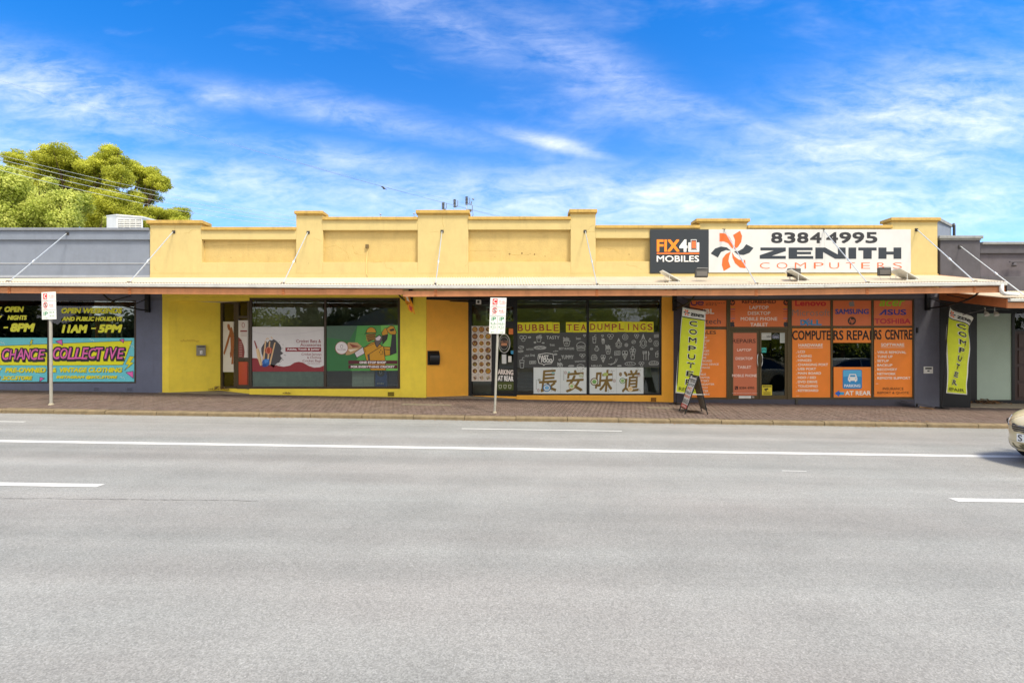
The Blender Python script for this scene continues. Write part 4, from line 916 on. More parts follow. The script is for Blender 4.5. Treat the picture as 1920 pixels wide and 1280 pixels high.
P.disc(372, 478, 113, 113, '9a4a44', 3); P.disc(372, 476, 104, 104, 'e2dee2', 3.5); P.ring(372, 452, 22, 28, 5, '6a3a40', 4); P.text('Seemingly', 300, 490, 446, 520, '6a3a40', 4)
GO, GD = 'd29a2a', '2c2a24'
def outl(q, h, l=4, w_=9): P.poly(q, h, l, 'figure'); P.line(q + q[:1], w_, GD, l + .4, 'outline')
outl([(590, 560), (735, 460), (790, 530), (750, 580), (632, 642)], 'd8d4dc', 3.6)
outl([(740, 480), (860, 400), (960, 360), (1060, 440), (1090, 450), (1120, 690), (1130, 860), (870, 860), (800, 700)], GO)
outl([(930, 310), (1020, 252), (1080, 300), (1060, 360), (980, 470), (950, 420)], '6a5e5e', 5); P.poly([(950, 312), (1020, 268), (1048, 295), (1020, 345), (975, 350)], 'ded2dc', 6)
outl([(1055, 215), (1110, 140), (1160, 135), (1165, 260), (1150, 330), (1075, 415), (1070, 290)], '34302c', 5, 5); P.poly([(1060, 220), (1110, 142), (1160, 140), (1160, 240), (1075, 262)], GO, 6, 'figure')
outl([(1140, 150), (1215, 95), (1270, 110), (1315, 215), (1290, 250), (1210, 245), (1160, 200)], GO, 7); P.poly([(1190, 165), (1265, 140), (1275, 180), (1215, 192)], GD, 8)
outl([(1238, 245), (1300, 240), (1312, 560), (1200, 605), (1215, 450)], '34343a', 6, 5)
outl([(1095, 455), (1205, 460), (1205, 600), (1120, 612)], GO, 5); P.line([(1100, 500), (1200, 512)], 10, GD, 6)
dome = [(880 + 86 * math.cos(a), 215 - 92 * math.sin(a)) for a in [math.pi * i / 12 for i in range(13)]]
outl(dome + [(765, 245), (800, 215)], GO, 6); P.poly([(795, 235), (960, 225), (940, 330), (830, 375), (800, 320)], '4a3a22', 6.5); 
for yy in (255, 285, 315, 345): P.line([(790, yy), (870, yy - 14), (955, yy - 8)], 8, GO, 7)
P.line([(790, 270), (820, 370), (900, 380)], 10, 'b0a050', 7)
P.line([(750, 470), (860, 430), (970, 380)], 8, GD, 5); P.line([(830, 590), (1070, 440)], 9, GD, 5); P.poly([(812, 590), (850, 580), (860, 690), (830, 700)], '5a5044', 5)
for a, b in ((1043, 515), (1022, 550), (1075, 540), (1048, 585), (1078, 572)): P.disc(a, b, 9, 11, GD, 5, 8)
P.rect(488, 690, 1328, 752, '5c2630', 7); P.rect(488, 768, 1328, 828, '5c2630', 7)
P.text('ONE STOP SHOP', 678, 704, 1134, 744, 'ece6e8', 8, bold=.05); P.text('FOR EVERYTHING CRICKET', 532, 780, 1280, 818, 'ece6e8', 8, bold=.05)
P.build()
# stock boxes and blue bag behind the glass
bx = thing('storage_cabinet', 'white slatted drawer cabinet behind the lower glass of the cricket shop', 'cabinet', tuple(fp(15.0)(680, 727)))
MB().pbox(660, 702, 690, 740, 15.0, 15.4).build('body', mat('b8c0bc', .6), bx)
for i in range(5):
    for a, b in ((661, 680.5), (681.5, 701)):
        MB().pbox(a, b, 691 + i * 7.3, 697.5 + i * 7.3, 14.98, 14.999).build('drawer_front', mat('d0d8d4', .5, .06, 8), bx)
bg_ = thing('sports_bag', 'blue cricket kit bag standing behind the glass beside the drawer cabinet', 'bag', tuple(fp(14.85)(714, 727)))
o = MB().pbox(703, 726, 692, 742, 14.82, 15.1).build('body', mat('2456a8', .7, .12, 8), bg_); bevel(o, .03)
P = Print(bg_, fp(14.81), 600, 600, s9); P.disc(1040, 910, 62, 60, '22283a', 1); P.ring(1038, 890, 22, 26, 7, 'd8dce8', 2); P.text('DOUBLE', 975, 1070, 1100, 1098, 'd8dce8', 2, shear=.3, bold=.018); P.build()
o = MB().pbox(728, 746, 690, 742, 14.85, 15.1).build('sports_bag', mat('2a3050', .8, .12, 8)); tag(o, 'dark navy kit bag behind the glass at the right edge of the cricket window', 'bag'); bevel(o, .03)
# slanted side window and door of the cricket shop
cs = poster('window_poster', 'white poster with a brown batsman figure on the slanted side window of the cricket shop', 'poster', [(680, 408, 786, 872)], 'dcdad4', 280, 520, s_, pm=dr1, th=.002)
P = Print(cs, dr1, 280, 520, s_)
for q in ([(722,430),(740,430),(748,460),(742,492),(728,482),(720,455)], [(742,470),(762,456),(780,520),(784,560),(756,565),(736,540)], [(736,520),(746,545),(730,610),(694,716),(684,700),(712,600)], [(748,560),(784,560),(782,640),(778,700),(776,800),(756,800),(762,740),(748,700),(752,640)], [(744,690),(756,690),(756,740),(746,738)]): P.poly(q, '9c5a34', 2, 'figure')
P.build()
cd = poster('window_poster', 'narrow maroon and white price poster on the cricket shop door', 'poster', [(822, 396, 912, 740)], 'd8d4d2', 280, 520, s_, pm=dr1, th=.002)
P = Print(cd, dr1, 280, 520, s_); P.poly([(822, 548), (850, 575), (872, 630), (880, 690), (874, 738), (822, 738)], '7c2a30', 2)
P.ring(868, 440, 12, 22, 4, '9a3438', 2); P.rect(840, 488, 902, 502, '8c2c30', 2)
for y in (514, 526, 538): P.rect(846, y, 900, y + 3, 'b08a88', 2)
for y in range(595, 730, 16): P.rect(830, y, 858, y + 4, 'c8a0a0', 3)
P.build()
cr_ = poster('door_panel_sheet', 'plain red sheet filling the bottom of the cricket shop door', 'sheet', [(824, 778, 914, 990)], 'b8402c', 280, 520, s_, pm=dr1, th=.002)
cy = poster('sticker', 'small yellow sticker between the posters of the cricket shop door', 'sticker', [(858, 742, 884, 770)], 'd8b020', 280, 520, s_, pm=dr1, th=.002)
# --- bubble tea shop
s_ = 4.74
ck = poster('window_poster', 'dark chalkboard-style vinyl with white food doodles across the dumpling shop window', 'poster', [(522, 488, 1138, 802), (1160, 486, 1784, 796)], '48494a', 860, 520, s_, k=.9, dirt=0)
P = Print(ck, fp(YP), 860, 520, s_, k=.9); CH = 'c8ccca'
def ic(kind, x, y, w_, h_, l=1.5, s=3.2):
    g = lambda *q: [(x + a * w_, y + b * h_) for a, b in q]; E = lambda cx, cy, r1, r2, a0=0, a1=360, n=14: P.ring(x + cx * w_, y + cy * h_, r1 * w_, r2 * h_, s, CH, l, n, 'doodle', a0, a1)
    Ln = lambda *q: P.line(g(*q), s, CH, l, 'doodle')
    if kind == 'cup': Ln((.15,.25),(.25,1),(.75,1),(.85,.25),(.15,.25)); Ln((.5,.25),(.6,0),(.9,0)); Ln((.2,.5),(.8,.5))
    if kind == 'fries': Ln((.1,.4),(.25,1),(.75,1),(.9,.4),(.5,.5),(.1,.4)); [Ln((.15+.17*i,.4),(.1+.19*i,.02+.1*(i%2)),(.2+.19*i,.05+.1*(i%2)),(.28+.15*i,.42)) for i in range(4)]; E(.5,.72,.14,.1)
    if kind == 'burger': E(.5,.45,.48,.42,180,360); Ln((0,.48),(1,.48)); Ln((0,.58),(.25,.66),(.5,.58),(.75,.66),(1,.58)); Ln((.05,.72),(.1,.95),(.9,.95),(.95,.72),(.05,.72))
    if kind == 'hotdog': E(.5,.5,.5,.34); Ln((.1,.5),(.25,.38),(.4,.6),(.55,.38),(.7,.6),(.9,.45)); E(.5,.5,.44,.2)
    if kind == 'ring': E(.5,.5,.5,.5); E(.5,.5,.22,.22)
    if kind == 'ice': E(.3,.28,.25,.2); E(.7,.28,.25,.2); Ln((.08,.42),(.5,1),(.92,.42),(.08,.42)); Ln((.3,.45),(.6,.8)); Ln((.7,.45),(.4,.8))
    if kind == 'plant': Ln((.25,.7),(.32,1),(.68,1),(.75,.7),(.25,.7)); [E(a,b,.15,.12) for a,b in ((.25,.3),(.5,.12),(.75,.3),(.35,.5),(.65,.5))]; Ln((.5,.25),(.5,.7))
    if kind == 'bun': E(.5,.7,.5,.55,180,360); Ln((0,.7),(1,.7),(.9,.95),(.1,.95),(0,.7)); Ln((.35,.3),(.3,.6)); Ln((.55,.25),(.55,.6)); Ln((.72,.35),(.76,.6))
    if kind == 'fork': Ln((.1,0),(.1,.3),(.3,.3),(.3,0)); Ln((.2,0),(.2,1)); Ln((.5,0),(.5,1)); E(.5,.15,.08,.15); Ln((.8,1),(.8,0),(.92,.3),(.8,.5))
    if kind == 'heart': Ln((.5,1),(0,.35),(.2,.02),(.5,.28),(.8,.02),(1,.35),(.5,1))
    if kind == 'pine': E(.5,.65,.38,.34); Ln((.3,.35),(.5,0),(.7,.35)); Ln((.4,.3),(.5,.1),(.6,.3)); E(.5,.65,.2,.2); Ln((.1,.5),(.02,.6)); Ln((.9,.5),(.98,.6)); Ln((.1,.8),(.02,.85)); Ln((.9,.8),(.98,.85))
    if kind == 'straw': E(.5,.5,.42,.3,0,180); Ln((.08,.5),(.3,.28),(.7,.28),(.92,.5)); Ln((.4,.28),(.3,.02),(.5,.2),(.6,0),(.65,.28)); E(.35,.55,.04,.04); E(.62,.6,.04,.04)
    if kind == 'bread': E(.5,.5,.5,.4); Ln((.2,.35),(.3,.6)); Ln((.4,.3),(.5,.6)); Ln((.6,.3),(.7,.6))
    if kind == 'box': Ln((0,.2),(1,.1),(1,.8),(0,.9),(0,.2)); Ln((.2,.4),(.8,.35),(.8,.6),(.2,.65),(.2,.4))
    if kind == 'dots': [E(a,b,.22,.24) for a,b in ((.25,.3),(.7,.3),(.5,.72))]
    if kind == 'banana': E(.3,.1,.55,.8,10,100); E(.5,.1,.5,.75,10,110); Ln((.0,.85),(.3,.98),(.7,.7)); Ln((.3,.0),(.4,.2)); Ln((.1,.3),(.3,.0))
    if kind == 'leaf': E(.5,.5,.5,.3); Ln((0,.7),(1,.3))
for k_, x, y, w_, h_ in [('dots',540,515,70,55),('leaf',618,520,24,24),('cup',684,512,58,60),('heart',1108,506,22,22),('leaf',532,600,46,42),('leaf',528,642,46,28),('hotdog',668,602,110,44),('bun',690,512,50,30),
      ('fries',922,530,76,78),('burger',1046,572,82,80),('cup',534,712,56,92),('box',630,738,56,32),('heart',888,724,20,18),('leaf',846,672,28,22),('dots',1072,678,58,36),('ring',668,570,20,14),('leaf',740,575,22,14),
      ('fries',872,756,60,44),('leaf',975,775,50,22),('burger',1050,770,66,44),('cup',1184,512,44,70),('heart',1268,510,20,20),('fries',1268,540,34,48),('dots',1320,502,62,48),('pine',1392,540,60,86),('ring',1455,504,50,50),('dots',1558,502,48,40),('pine',1606,502,68,126),
      ('straw',1684,538,36,44),('box',1738,504,38,32),('ring',1734,562,44,50),('straw',1204,604,46,62),('fries',1300,598,58,80),('ring',1476,586,28,28),('leaf',1538,550,34,46),('plant',1514,614,66,114),('leaf',1702,622,24,26),('box',1386,648,48,48),('ice',1450,644,54,88),
      ('fork',1630,654,70,80),('cup',1744,654,34,54),('bun',1178,676,52,60),('ice',1262,684,44,72),('banana',1330,702,80,76),('bread',1476,748,96,38),('dots',1600,748,52,42),('bun',1690,736,88,42),('leaf',1410,776,36,18)]: ic(k_, x, y, w_, h_)
for t, x0, y0, x1, y1, r_ in [('TASTY', 780, 520, 896, 548, 0), ('Sweet', 1042, 530, 1084, 552, 0), ('Fries', 812, 588, 852, 610, -.1), ('HOTDOG', 602, 630, 664, 648, -.05), ('BEST BURGERS', 892, 622, 1026, 642, 0), ('coffee', 838, 648, 884, 660, -.1), ('Hot Dog', 590, 682, 676, 708, -.12), ('YUMMY', 912, 690, 1022, 724, 0), ('SANDWICHES', 1032, 738, 1126, 752, -.05), ('HELLO', 1180, 776, 1270, 794, 0)]:
    P.text(t, x0, y0, x1, y1, CH, 2, rot=r_)
P.text('FAST', 716, 690, 800, 726, 'e4e6e4', 2, bold=.03); P.text('FOOD', 734, 722, 832, 756, 'e4e6e4', 2, bold=.03)
P.line([(710, 684), (780, 672), (838, 680), (844, 730), (824, 764), (770, 768), (756, 782), (748, 768), (714, 762), (704, 720), (710, 684)], 5, 'e4e6e4', 2, 'doodle')
P.build()
def cards(lab, word, x0, x1, y0, y1):
    r = thing('paper_sign', lab, 'sign', tuple(fp(YP - .006)(860 + (x0 + x1) / 2 / s_, 520 + y1 / s_))); n_ = len(word); wd = (x1 - x0) / n_
    rr = random.Random(n_)
    for i, ch in enumerate(word):
        a = x0 + i * wd; j = rr.uniform(-2, 2)
        o = sheet(fp(YP - .006), [(a + .8, y1 + j), (a + wd - .8, y1 + j), (a + wd - .8, y0 + j), (a + .8, y0 + j)], .0015, 860, 520, s_).build('letter_card', mat('e2dc28', .6, .05, 6, k=.95), r)
        P_ = Print(o, fp(YP - .006), 860, 520, s_); ww = .17 if ch == 'I' else .72
        P_.text(ch, a + wd * (.5 - ww / 2), y0 + 18 + j, a + wd * (.5 + ww / 2), y1 - 16 + j, '9c4420', 1, bold=.02, nm='letter'); P_.build()
cards('row of yellow cards spelling BUBBLE in brown letters', 'BUBBLE', 517, 898, 398, 492)
cards('short row of three yellow cards spelling TEA', 'TEA', 952, 1140, 398, 488)
cards('long row of yellow cards spelling DUMPLINGS in brown letters', 'DUMPLINGS', 1160, 1733, 393, 485)
BR = '7a6230'
KJ = [('\u9577', 665, 905), ('\u5b89', 905, 1145), ('\u5473', 1163, 1403), ('\u9053', 1403, 1643)]
labs = ['calligraphy poster with a blue flower medallion, leftmost on the dumpling window', 'calligraphy poster second from the left beside the window mullion', 'calligraphy poster with green bowl just right of the window mullion', 'calligraphy poster furthest right beside the white chair']
for (ch, x0, x1), lb_ in zip(KJ, labs):
    r = poster('calligraphy_poster', lb_, 'poster', [(x0 + .6, 799, x1 - .6, 1040)], 'd6dcdc', 860, 520, s_, Y=YP - .004, group='brush lettering posters in the dumpling shop window')
    P = Print(r, fp(YP - .004), 860, 520, s_); P.text(ch, x0 + 48, 822, x1 - 34, 1016, BR, 2, bold=.012, shear=.10, lean=-10, nm='brush_character')
    rr = random.Random(int(x0))
    def bowl(cx, cy, rx, h, h2): P.disc(cx, cy, rx * 1.05, rx, h, 3); P.disc(cx, cy, rx * .8, rx * .76, 'e8e4d4', 3.5); P.disc(cx, cy, rx * .6, rx * .55, h2, 4)
    if x0 == 665: bowl(784, 980, 34, '3a7ab0', '7ab0d8'); P.disc(840, 848, 16, 9, '8ab8b8', 3); P.disc(716, 910, 14, 12, '9aa098', 3)
    if x0 == 905: bowl(1005, 966, 26, 'b8a078', '9cc078'); P.disc(1088, 872, 20, 18, 'b8c0a8', 3); P.disc(980, 842, 10, 7, '7ab0a0', 3)
    if x0 == 1163: bowl(1206, 926, 34, '5c4a38', '78a860'); P.disc(1305, 860, 24, 15, 'a8b868', 3)
    if x0 == 1403: bowl(1456, 918, 26, '3c7a50', '88b068'); bowl(1526, 990, 24, 'c8a868', 'd8b880'); P.disc(1438, 860, 14, 18, '8a7a5c', 3)
    for i in range(14): a = x1 - 60 + rr.uniform(-30, 40); b = rr.choice([820, 1000]) + rr.uniform(-14, 16); P.line([(a, b), (a + rr.uniform(-12, 12), b + rr.uniform(-8, 8))], 3, '6a5a3c', 3)
    sx = {665: 708, 905: 950, 1163: 1384, 1403: 1604}[x0]; sy = {665: 1002, 905: 846, 1163: 918, 1403: 868}[x0]; P.ring(sx, sy, 9, 13, 3, '8a4438', 3); P.line([(sx - 4, sy - 5), (sx + 4, sy - 3), (sx - 3, sy + 5)], 2, '8a4438', 3)
    tx_ = {665: 690, 905: 934, 1163: 1368, 1403: 1586}[x0]
    for i in range(8): P.rect(tx_ - 3, (830 if x0 > 900 else 910) + i * 11, tx_ + 3, (837 if x0 > 900 else 917) + i * 11, '8a8c84', 3)
    P.build()
chair = thing('chair', 'white moulded chair behind the right end of the dumpling shop window', 'chair', tuple(fp(15.1)(1216, 738)))
V = lambda a, b, y=15.1: fp(y)(860 + a / s_, 520 + b / s_)
MB().slab([V(1650, 880), V(1712, 880), V(1706, 800), V(1652, 792)], (0, .03, 0)).build('backrest', mat('c8ccc0', .5), chair); MB().slab([V(1645, 886), V(1724, 884), V(1724, 872), V(1645, 874)], (0, .4, .0)).build('seat', mat('c8ccc0', .5), chair)
for a, b, y in ((1655, 1640, 15.12), (1718, 1752, 15.12), (1655, 1648, 15.48), (1716, 1740, 15.48)): MB().tube([V(a, 884, y), V(b, 1040, 15.1 if y < 15.2 else 15.5)], .012, 5).build('leg', steel, chair)
bench = thing('counter', 'brown counter box seen through the lower left glass of the dumpling shop', 'counter', tuple(fp(15.6)(985, 740)))
MB().pbox(966, 1003, 690, 709, 15.5, 15.9).build('top', mat('6a5848', .7), bench); MB().pbox(966, 1003, 709.5, 760, 15.53, 15.9).build('base', mat('2e3030', .7), bench)
tvs = thing('wall_screen', 'dark menu screen hanging inside behind the BUBBLE sign glass', 'screen', tuple(fp(17.4)(1035, 600)))
MB().pbox(1020, 1048, 580, 595, 17.2, 17.26).build('screen', mat('1a1e20', .2, 0), tvs)
MB().tube([fp(17.2)(1024, 580), fp(17.2)(1036, 565), fp(17.2)(1046, 580)], .006, 4).build('hanger', steel, tvs)
# menu photographs on the slanted side window
mb = thing('menu_board', 'sheet of food photographs in three columns on the slanted side window', 'menu board', tuple(dr2(905, 714)))
MV = lambda a, b, l=0: dr2(860 + a / s_, 520 + b / s_, l)
for r_ in range(8):
    for c_ in range(3):
        x0 = 116 + c_ * 59; y0 = 432 + r_ * 61.5; rr = random.Random(r_ * 7 + c_)
        o = sheet(dr2, [(x0, y0 + 59.5), (x0 + 57, y0 + 59.5), (x0 + 57, y0), (x0, y0)], .0015, 860, 520, s_, l=1).build('menu_photo', mat('d4ccc4', .4, .05, 8), mb)
        P = Print(o, dr2, 860, 520, s_); b1 = rr.choice(['7a4a24', 'a87020', '8a5a30', 'b88428', '6a4a2c']); 
        if r_ < 7: P.disc(x0 + 28, y0 + 30, 25, 26, 'e6e0d2' if rr.random() < .5 else '5a3a28', 2); P.disc(x0 + 28, y0 + 30, 21, 21, b1, 2.6)
        else: P.poly([(x0 + 8, y0 + 20), (x0 + 40, y0 + 8), (x0 + 50, y0 + 36), (x0 + 22, y0 + 50)], 'b4a498', 2)
        for i in range(7): P.disc(x0 + 28 + rr.uniform(-13, 13), y0 + 30 + rr.uniform(-13, 13), rr.uniform(3, 6), rr.uniform(3, 6), rr.choice(['c89a40', '5c3018', '9aa040', 'd8b060', '4a2c1c']), 3.2, 7)
        P.build()
par = poster('window_lettering', 'white and orange PARKING AT REAR sheet on the dumpling shop door', 'poster', [(345, 812, 488, 1020)], '2a2c24', 860, 520, s_, pm=dr2, th=.0015)
P = Print(par, dr2, 860, 520, s_); P.text('ARKING', 348, 818, 486, 864, 'e8ddd6', 3, bold=.03, lean=8); P.text('AT REAR', 348, 874, 487, 920, 'f2efee', 3, bold=.03, lean=4); P.rect(345, 928, 488, 1000, '4a5420', 2)
for x in (370, 412, 455): P.line([(x - 12, 955), (x - 8, 985), (x + 8, 985), (x + 12, 955), (x - 12, 955)], 4, 'c8ccb8', 3)
P.build()
st_ = thing('door_sticker', 'round white sticker and paper notices on the dumpling shop door', 'stickers', tuple(dr2(946, 670)))
P = Print(st_, dr2, 860, 520, s_); P.ring(406, 586, 50, 82, 8, 'b8b8b4', 2, nm='ring'); P.disc(404, 584, 40, 62, '2a2624', 1.5, nm='disc'); P.text('WELCOME', 368, 562, 444, 582, 'c89070', 3); P.rect(378, 584, 430, 606, 'c88a62', 3, nm='label')
P.ring(404, 584, 38, 58, 4, 'a8a8a4', 3, nm='ring'); P.rect(384, 684, 424, 766, 'd4d8d6', 2, nm='paper'); P.rect(440, 698, 470, 752, 'dcdcd4', 2, nm='paper'); P.rect(464, 650, 486, 680, '3a98c8', 2, nm='label'); P.rect(446, 455, 484, 506, 'e07830', 2, nm='label'); P.build()
tvf = thing('wall_screen', 'white framed screen inside above the dumpling shop door', 'screen', tuple(dr2(940, 600)))
MB().pbox(911, 959, 575, 602, D + .75, D + .79).build('frame', mat('c8ccc8', .5), tvf); MB().pbox(914, 956, 578, 599, D + .74, D + .7499).build('screen', mat('20242a', .15, 0), tvf)
wallbox_in = MB().pbox(886, 922, 566, 745, D + 1.25, D + 1.3).build('room_partition', mat('b4b4b0', .8), shop)
# --- computer shop
s_ = 4.742; OR = 'fb8e38'; OR2 = 'e67a4a'
def opan(lab, rect, col=OR, ox=1220, dirt=.05):
    return poster('window_poster', lab, 'poster', [rect], col, ox, 520, s_, dirt=dirt, k=.97)
p1 = opan('orange vinyl panel with audio brand names, top left of the computer shop', (348, 200, 678, 438), 'ea7c42'); P = Print(p1, fp(YP), 1220, 520, s_)
P.line([(360, 215), (362, 238), (376, 246), (398, 246), (408, 236), (410, 215)], 9, '3c2a6a', 2); P.ring(445, 230, 26, 15, 8, '3c2a6a', 2, a0=30, a1=360); P.rect(425, 226, 470, 232, '3c2a6a', 2)
P.text('ultimate', 490, 218, 662, 234, '8a4a30', 2); P.text('ears', 490, 236, 588, 250, '8a4a30', 2)
P.text('JBL', 455, 280, 564, 338, 'f0e4dc', 2, bold=.03); P.text('logitech', 380, 366, 622, 428, '33323a', 2); P.build()
p2 = opan('tall orange sales list vinyl behind the left green flag', (340, 462, 686, 1078)); P = Print(p2, fp(YP), 1220, 520, s_)
P.text('SALES', 425, 474, 580, 504, '3a241c', 2, bold=.018)
for i, t in enumerate(['LAPTOP', 'DESKTOP', 'TABLET', 'AIO PC', 'SPEAKER', 'HEADSET', 'MOUSE', 'KEYBOARD', 'GAMING DEVICE', 'STORAGE', 'UPS', 'CABLE', 'ADAPTER', 'BATTERY', 'WIFI ADAPTER', 'SWITCH', 'PRINTER', 'PHONE']):
    x1 = [500, 522, 495, 495, 522, 520, 493, 545, 604, 526, 456, 490, 524, 519, 566, 504, 512, 524][i]; y = 526 + i * 29.6
    P.text(t, x1 - len(t) * 15.2, y, x1, y + 17, 'f4e6da', 2, bold=.018)
P.build()
APPLE = [(.5,.28),(.62,.22),(.8,.22),(.95,.34),(.84,.48),(.86,.66),(1,.76),(.9,.92),(.76,1),(.62,.96),(.5,.94),(.36,.98),(.24,1),(.08,.86),(0,.62),(.03,.40),(.16,.25),(.32,.22)]
def apple(P, x0, y0, x1, y1, h):
    g = lambda q: [(x0 + a * (x1 - x0), y0 + b * (y1 - y0)) for a, b in q]
    P.poly(g(APPLE), h, 2, 'logo'); P.poly(g([(.5,.2),(.5,.08),(.62,0),(.72,-.02),(.7,.1),(.6,.19)]), h, 2, 'logo')
def hp(P, cx, cy, r, h, fg=OR2):
    P.disc(cx, cy, r, r, h, 2, nm='logo'); P.text('hp', cx - r * .6, cy - r * .62, cx + r * .62, cy + r * .72, fg, 3, shear=.28, bold=.018)
p3 = opan('orange vinyl reading REFURBISHED LAPTOP DESKTOP above the glass doors', (696, 193, 1232, 440), 'ea7c42'); P = Print(p3, fp(YP), 1220, 520, s_)
P.text('REFURBISHED', 811, 200, 1113, 232, '33211a', 2, bold=.02)
for t, a, b, y in (('LAPTOP', 878, 1048, 252), ('DESKTOP', 863, 1064, 302), ('MOBILE PHONE', 800, 1125, 353), ('TABLET', 886, 1042, 404)): P.text(t, a, y, b, y + 31, 'f2e6dc', 2, bold=.015)
for x in (725, 1204):
    hp(P, x, 223, 25, '2a1c1a'); apple(P, x - 23, 384, x + 23, 440, '2c2a34')
    for y, h in ((262, 'b09a30'), (280, '6a4a90'), (302, 'a83a38'), (325, 'c84a30'), (342, 'c05a48'), (362, '5a6aa8')): P.rect(x - 25, y, x + 25, y + 5, h, 2)
P.build()
p4 = opan('dusty red REPAIRS poster filling the left glass door', (720, 493, 950, 1048), 'cc7656'); P = Print(p4, fp(YP - .002), 1220, 520, s_)
P.text('REPAIRS', 728, 547, 932, 583, '4a2c24', 2, bold=.008)
for t, a, b, y in (('LAPTOP', 768, 893, 632), ('DESKTOP', 755, 908, 708), ('TABLET', 771, 893, 785), ('MOBILE PHONE', 724, 943, 860)): P.text(t, a, y, b, y + 24, 'ecd8ce', 2, bold=.018)
P.rect(748, 966, 776, 996, '2e2220', 2); P.line([(755, 972), (757, 984), (768, 991)], 5, 'c06648', 3); P.text('8384 4995', 788, 970, 921, 992, '2e2220', 2, bold=.008); P.text('www.zenithcomputers.com.au', 722, 1024, 948, 1033, 'ecd8ce', 2); P.build()
s_2 = 4.742
def g6(lab, rect, col=OR): return poster('window_poster', lab, 'poster', [rect], col, 1460, 520, s_, dirt=.04, k=.97)
q1 = g6('orange vinyl with red, grey and blue wordmarks above the HARDWARE list', (118, 190, 462, 436), OR2); P = Print(q1, fp(YP), 1460, 520, s_)
P.text('Lenovo', 146, 202, 421, 254, 'd03038', 2, bold=.03); P.text('Microsoft', 120, 284, 455, 342, '9a8078', 2); P.text('D', 192, 376, 240, 426, '2f8ec4', 2, bold=.05); P.text('E', 238, 372, 282, 424, '2f8ec4', 3, bold=.04, rot=-.5); P.text('LL', 284, 376, 381, 426, '2f8ec4', 2, bold=.05); P.build()
q2 = g6('orange vinyl with grey apple, blue wordmark and round black badge', (484, 187, 824, 432), OR2); P = Print(q2, fp(YP), 1460, 520, s_)
apple(P, 624, 202, 676, 260, '8a8a88'); P.text('SAMSUNG', 502, 280, 800, 326, '3c4a9c', 2, bold=.035); hp(P, 650, 386, 37, '3a2c28'); P.build()
q3 = g6('orange vinyl with lime, navy and red wordmarks at the top right', (847, 184, 1187, 430), OR2); P = Print(q3, fp(YP), 1460, 520, s_)
P.text('acer', 895, 200, 1122, 256, '9ad020', 2, bold=.02, shear=.25); P.poly([(890, 334), (940, 284), (958, 284), (958, 334), (942, 334), (942, 304), (912, 334)], '34409c', 2)
for i, ch in enumerate('SUS'): P.text(ch, 966 + i * 58, 284, 1018 + i * 58, 334, '34409c', 2, bold=.03)
P.text('TOSHIBA', 850, 366, 1172, 412, 'c8404c', 2, bold=.035); P.build()
q4 = g6('orange vinyl headed HARDWARE listing computer repairs', (121, 452, 464, 1072)); P = Print(q4, fp(YP), 1460, 520, s_)
P.text('COMPUTE', 120, 472, 460, 556, '1c1412', 2, bold=.018); P.text('HARDWARE', 176, 589, 391, 616, 'f6ece2', 2, bold=.018); P.rect(176, 624, 392, 627, 'f6ece2', 2)
for i, (t, b) in enumerate((('LCD', 234), ('CASING', 292), ('HINGES', 291), ('CHARGING PORT', 438), ('USB PORT', 332), ('MAIN BOARD', 376), ('HDD / SSD', 331), ('DVD DRIVE', 343), ('TOUCHPAD', 347), ('KEYBOARD', 352))):
    y = 649 + i * 38.2; P.text(t, 170, y, b, y + 22, 'f6ece2', 2, bold=.022); P.rect(155, y + 17, 159, y + 22, 'f6ece2', 2)
P.text('...', 157, 1050, 181, 1054, 'f6ece2', 2); P.build()
q5 = g6('short orange vinyl strip above the clear middle pane', (486, 452, 822, 580)); P = Print(q5, fp(YP), 1460, 520, s_); P.text('RS REPA', 486, 470, 805, 556, '1c1412', 2, bold=.018); P.rect(810, 472, 821, 556, '1c1412', 2); P.build()
q6 = g6('orange vinyl with blue PARKING badge and arrow AT REAR', (489, 796, 828, 1066)); P = Print(q6, fp(YP), 1460, 520, s_)
def rrect(x0, y0, x1, y1, r_, h, l):
    q = []
    for cx, cy, a0 in ((x1 - r_, y0 + r_, -90), (x1 - r_, y1 - r_, 0), (x0 + r_, y1 - r_, 90), (x0 + r_, y0 + r_, 180)):
        q += [(cx + r_ * math.cos(R(a0 + 18 * i)), cy + r_ * math.sin(R(a0 + 18 * i))) for i in range(6)]
    P.poly(q, h, l)
rrect(569, 819, 740, 989, 14, '2a70b4', 2); rrect(573, 823, 736, 900, 12, '5cb4e4', 2.5); rrect(573, 880, 736, 985, 12, '3a94d2', 2.7)
P.poly([(628, 858), (685, 858), (694, 885), (698, 890), (698, 918), (688, 918), (688, 928), (676, 928), (676, 918), (637, 918), (637, 928), (624, 928), (624, 918), (615, 918), (615, 890), (619, 885)], 'f4f2ee', 4); P.poly([(636, 866), (677, 866), (683, 883), (630, 883)], '4aa2d8', 5); P.disc(628, 899, 5, 5, '4aa2d8', 5, 8); P.disc(685, 899, 5, 5, '4aa2d8', 5, 8)
P.text('PARKING', 582, 949, 725, 975, 'f0f4f8', 4, bold=.022); P.poly([(497, 1030), (538, 1002), (538, 1018), (580, 1018), (580, 1042), (538, 1042), (538, 1060)], '2c6ec8', 3); P.poly([(545, 1018), (580, 1018), (580, 1042), (545, 1042)], '3fa8d8', 4); P.text('AT REAR', 590, 1008, 818, 1046, 'f8f2ea', 3, bold=.025); P.build()
q7 = g6('orange vinyl headed SOFTWARE with INSURANCE REPORT lines, far right column', (849, 446, 1190, 1062)); P = Print(q7, fp(YP), 1460, 520, s_)
